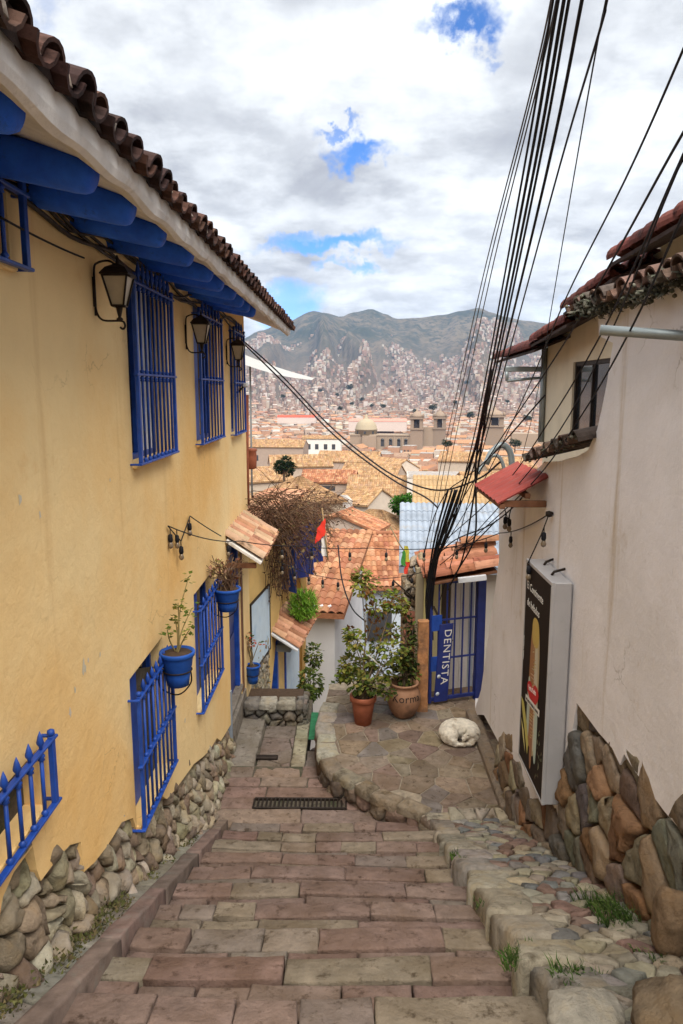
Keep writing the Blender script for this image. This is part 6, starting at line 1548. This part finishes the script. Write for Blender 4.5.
cable([(240,338,11.2),(280,374,10.8),(330,426,10.4),(380,467,10.0),(415,485,9.7),(445,490,9.3),(480,478,8.6),(500,462,7.8)],.011,LLb,LG)
cable([(240,340,11.2),(285,384,10.8),(335,436,10.4),(390,478,10.1),(425,497,9.9),(438,508,9.8)],.011,LLb,LG)
cable([(338,545,13),(342,580,12.5),(352,608,12),(366,622,11.8)],.012,'black cable drooping over the long clay roof behind the potted bush')
# ------------------------------------------------------------------ strings of light bulbs
def bulbs(pts,dip,ts,lab,drop=.11,rr=.006,k=1.0):
    P=[at(*p) for p in pts]; Q=[]
    for a,b in zip(P,P[1:]): s_=sag(a,b,dip*(b-a).length*.04,10); Q+= s_ if not Q else s_[1:]
    t=thing('string_lights',lab,'string lights',P[0]); mb=MB(); mb.tube(Q,rr,5); mb.build('cord',M['cable'],t,recalc=False)
    for f in ts:
        x=f*(len(Q)-1); i=min(int(x),len(Q)-2); p=Q[i].lerp(Q[i+1],x-i)
        mb=MB(); mb.tube([p,p-V((0,0,drop*.5))],.005,5); mb.lathe([(a_*k,b_*k) for a_,b_ in ((.006,-.0),(.020,-.01),(.023,-.055),(.018,-.075),(.005,-.078))],p-V((0,0,drop*.45)),8)
        sk_=mb.build('socket',M['cable'],t,recalc=False)
        mb=MB(); mb.lathe([(a_*k,b_*k) for a_,b_ in ((.012,0),(.020,-.018),(.026,-.038),(.019,-.058),(.004,-.068))],p-V((0,0,drop*.45+.07*k)),10); mb.build('bulb',M['bulb'],sk_,recalc=False)
wa=onx(168,526,WX+.02); wb=onx(190,515,WX+.02); wc_=onx(180,545,WX+.02)
bulbs([(168,526,proj(wa)[2]),(240,541,9.2),(300,546,10),(370,548,10.6),(440,548,10.2),(500,533,8.6),(549,514,6.55)],.5,(.015,.13,.28,.36,.45,.54,.63,.72,.80,.88),'long string of black socketed bulbs from the yellow wall to the white wall hook',k=.95)
bulbs([(168,526,proj(wa)[2]),(181,541,7.0),(190,516,proj(wb)[2]),(221,536,8.4)],.2,(.33,.64,.05),'short zigzag string of bulbs fixed on the yellow wall above the leggy pot plant')
bulbs([(275,560,12),(310,574,12),(345,580,12),(400,577,11.5),(428,570,10.8)],.4,(.05,.14,.24,.34,.45,.58,.72,.86),'lower string of bulbs hung in front of the dead creeper and the clay roofs',k=1.05)
bulbs([(549,514,6.55),(541,535,6.55),(528,563,6.6)],.0,(.3,.95),'short end of bulb string running from the wall hook down to the light box sign')
bulbs([(502,500,7.8),(508,520,7.7),(512,505,7.6)],.0,(.3,.7),'two loose bulbs dangling under the red awning')
t=at(549,514,6.55); mb=MB(); mb.tube([t,V((RX+.02,t.y,t.z+.01))],.012,6); mb.lathe([(.001,-.03),(.03,-.02),(.03,.02),(.001,.03)],t,8); tag(mb.build('wall_hook',M['iron']),'small iron hook on the white wall that holds the string of bulbs','hook')
# ------------------------------------------------------------------ flags
def cloth(mb,a,b,c,d,amp,col,n=8):
    g=[[ (a.lerp(b,i/n)).lerp(d.lerp(c,i/n),j/n)+V((amp*math.sin(i*1.5+j*.9),amp*math.cos(i*1.3+j),0)) for i in range(n+1)] for j in range(n+1)]
    mb.loft(g,closed=False,smooth=True,col=col)
t=thing('flag','red and white flag on a thin leaning pole beside the dead creeper','flag',at(320,560,13.5)); mb=MB()
mb.tube([at(322,508,13.6),at(328,560,13.4)],.016,6,col=(.3,.2,.1)); mb.build('pole',M['twig'],t)
mb=MB(); cloth(mb,at(325,518,13.5),at(317,529,13.45),at(315,544,13.4),at(326,534,13.5),.008,(.60,.035,.02)); cloth(mb,at(326,535,13.52),at(321,539,13.5),at(322,556,13.45),at(327,556,13.5),.008,(.62,.58,.55)); mb.build('flag_cloth',M['cloth'],t,recalc=False)
t=thing('flag','hanging green, yellow and red cloth streamer under a thin stick right of the ribbed roof','flag',at(407,560,11.6)); mb=MB()
mb.tube([at(390,526,11.6),at(400,545,11.6),at(408,556,11.6)],.010,5,col=(.25,.2,.12)); mb.build('pole',M['twig'],t)
mb=MB(); cloth(mb,at(404,546,11.6),at(408,546,11.55),at(410,562,11.55),at(402,562,11.6),.008,(.50,.45,.06)); cloth(mb,at(402,552,11.58),at(405,550,11.54),at(406,566,11.54),at(401,565,11.58),.008,(.06,.25,.05)); cloth(mb,at(405,562,11.58),at(411,562,11.55),at(412,574,11.55),at(404,574,11.58),.008,(.60,.05,.03)); mb.build('flag_cloth',M['cloth'],t,recalc=False)
# curved grey lamp arms behind the red awning
t=thing('street_lamp','curved double grey lamp arm rising behind the red awning','street lamp',at(512,480,14)); mb=MB()
mb.tube(spline([at(512,500,14),at(512,470,14),at(510,452,14),at(502,445,14),at(492,452,14),at(486,464,14)],6),.06,8); mb.tube(spline([at(506,474,13.9),at(500,458,13.9),at(492,456,13.9),at(482,466,13.9),at(478,474,13.9)],6),.035,8)
mb.tube([at(512,500,14),at(512,500,14)-V((0,0,7))],.07,8); mb.build('lamp_arm',M['galv'],t,recalc=False)
# plaster drips and nail marks on the walls are in the limewash; clay jar by the far corner
t=thing('clay_downpipe','orange clay pipe end at the far corner of the near yellow house','pipe',at(250,455,12)); mb=MB()
mb.lathe([(.05,-.28),(.085,-.26),(.095,-.08),(.085,0),(.10,.02),(.10,.05),(.06,.06)],at(251,452,12.1),12); mb.tube([at(247,395,11.9),at(247,450,11.95),at(248,505,12)],.03,6); mb.build('pipe_body',M['terra'],t)
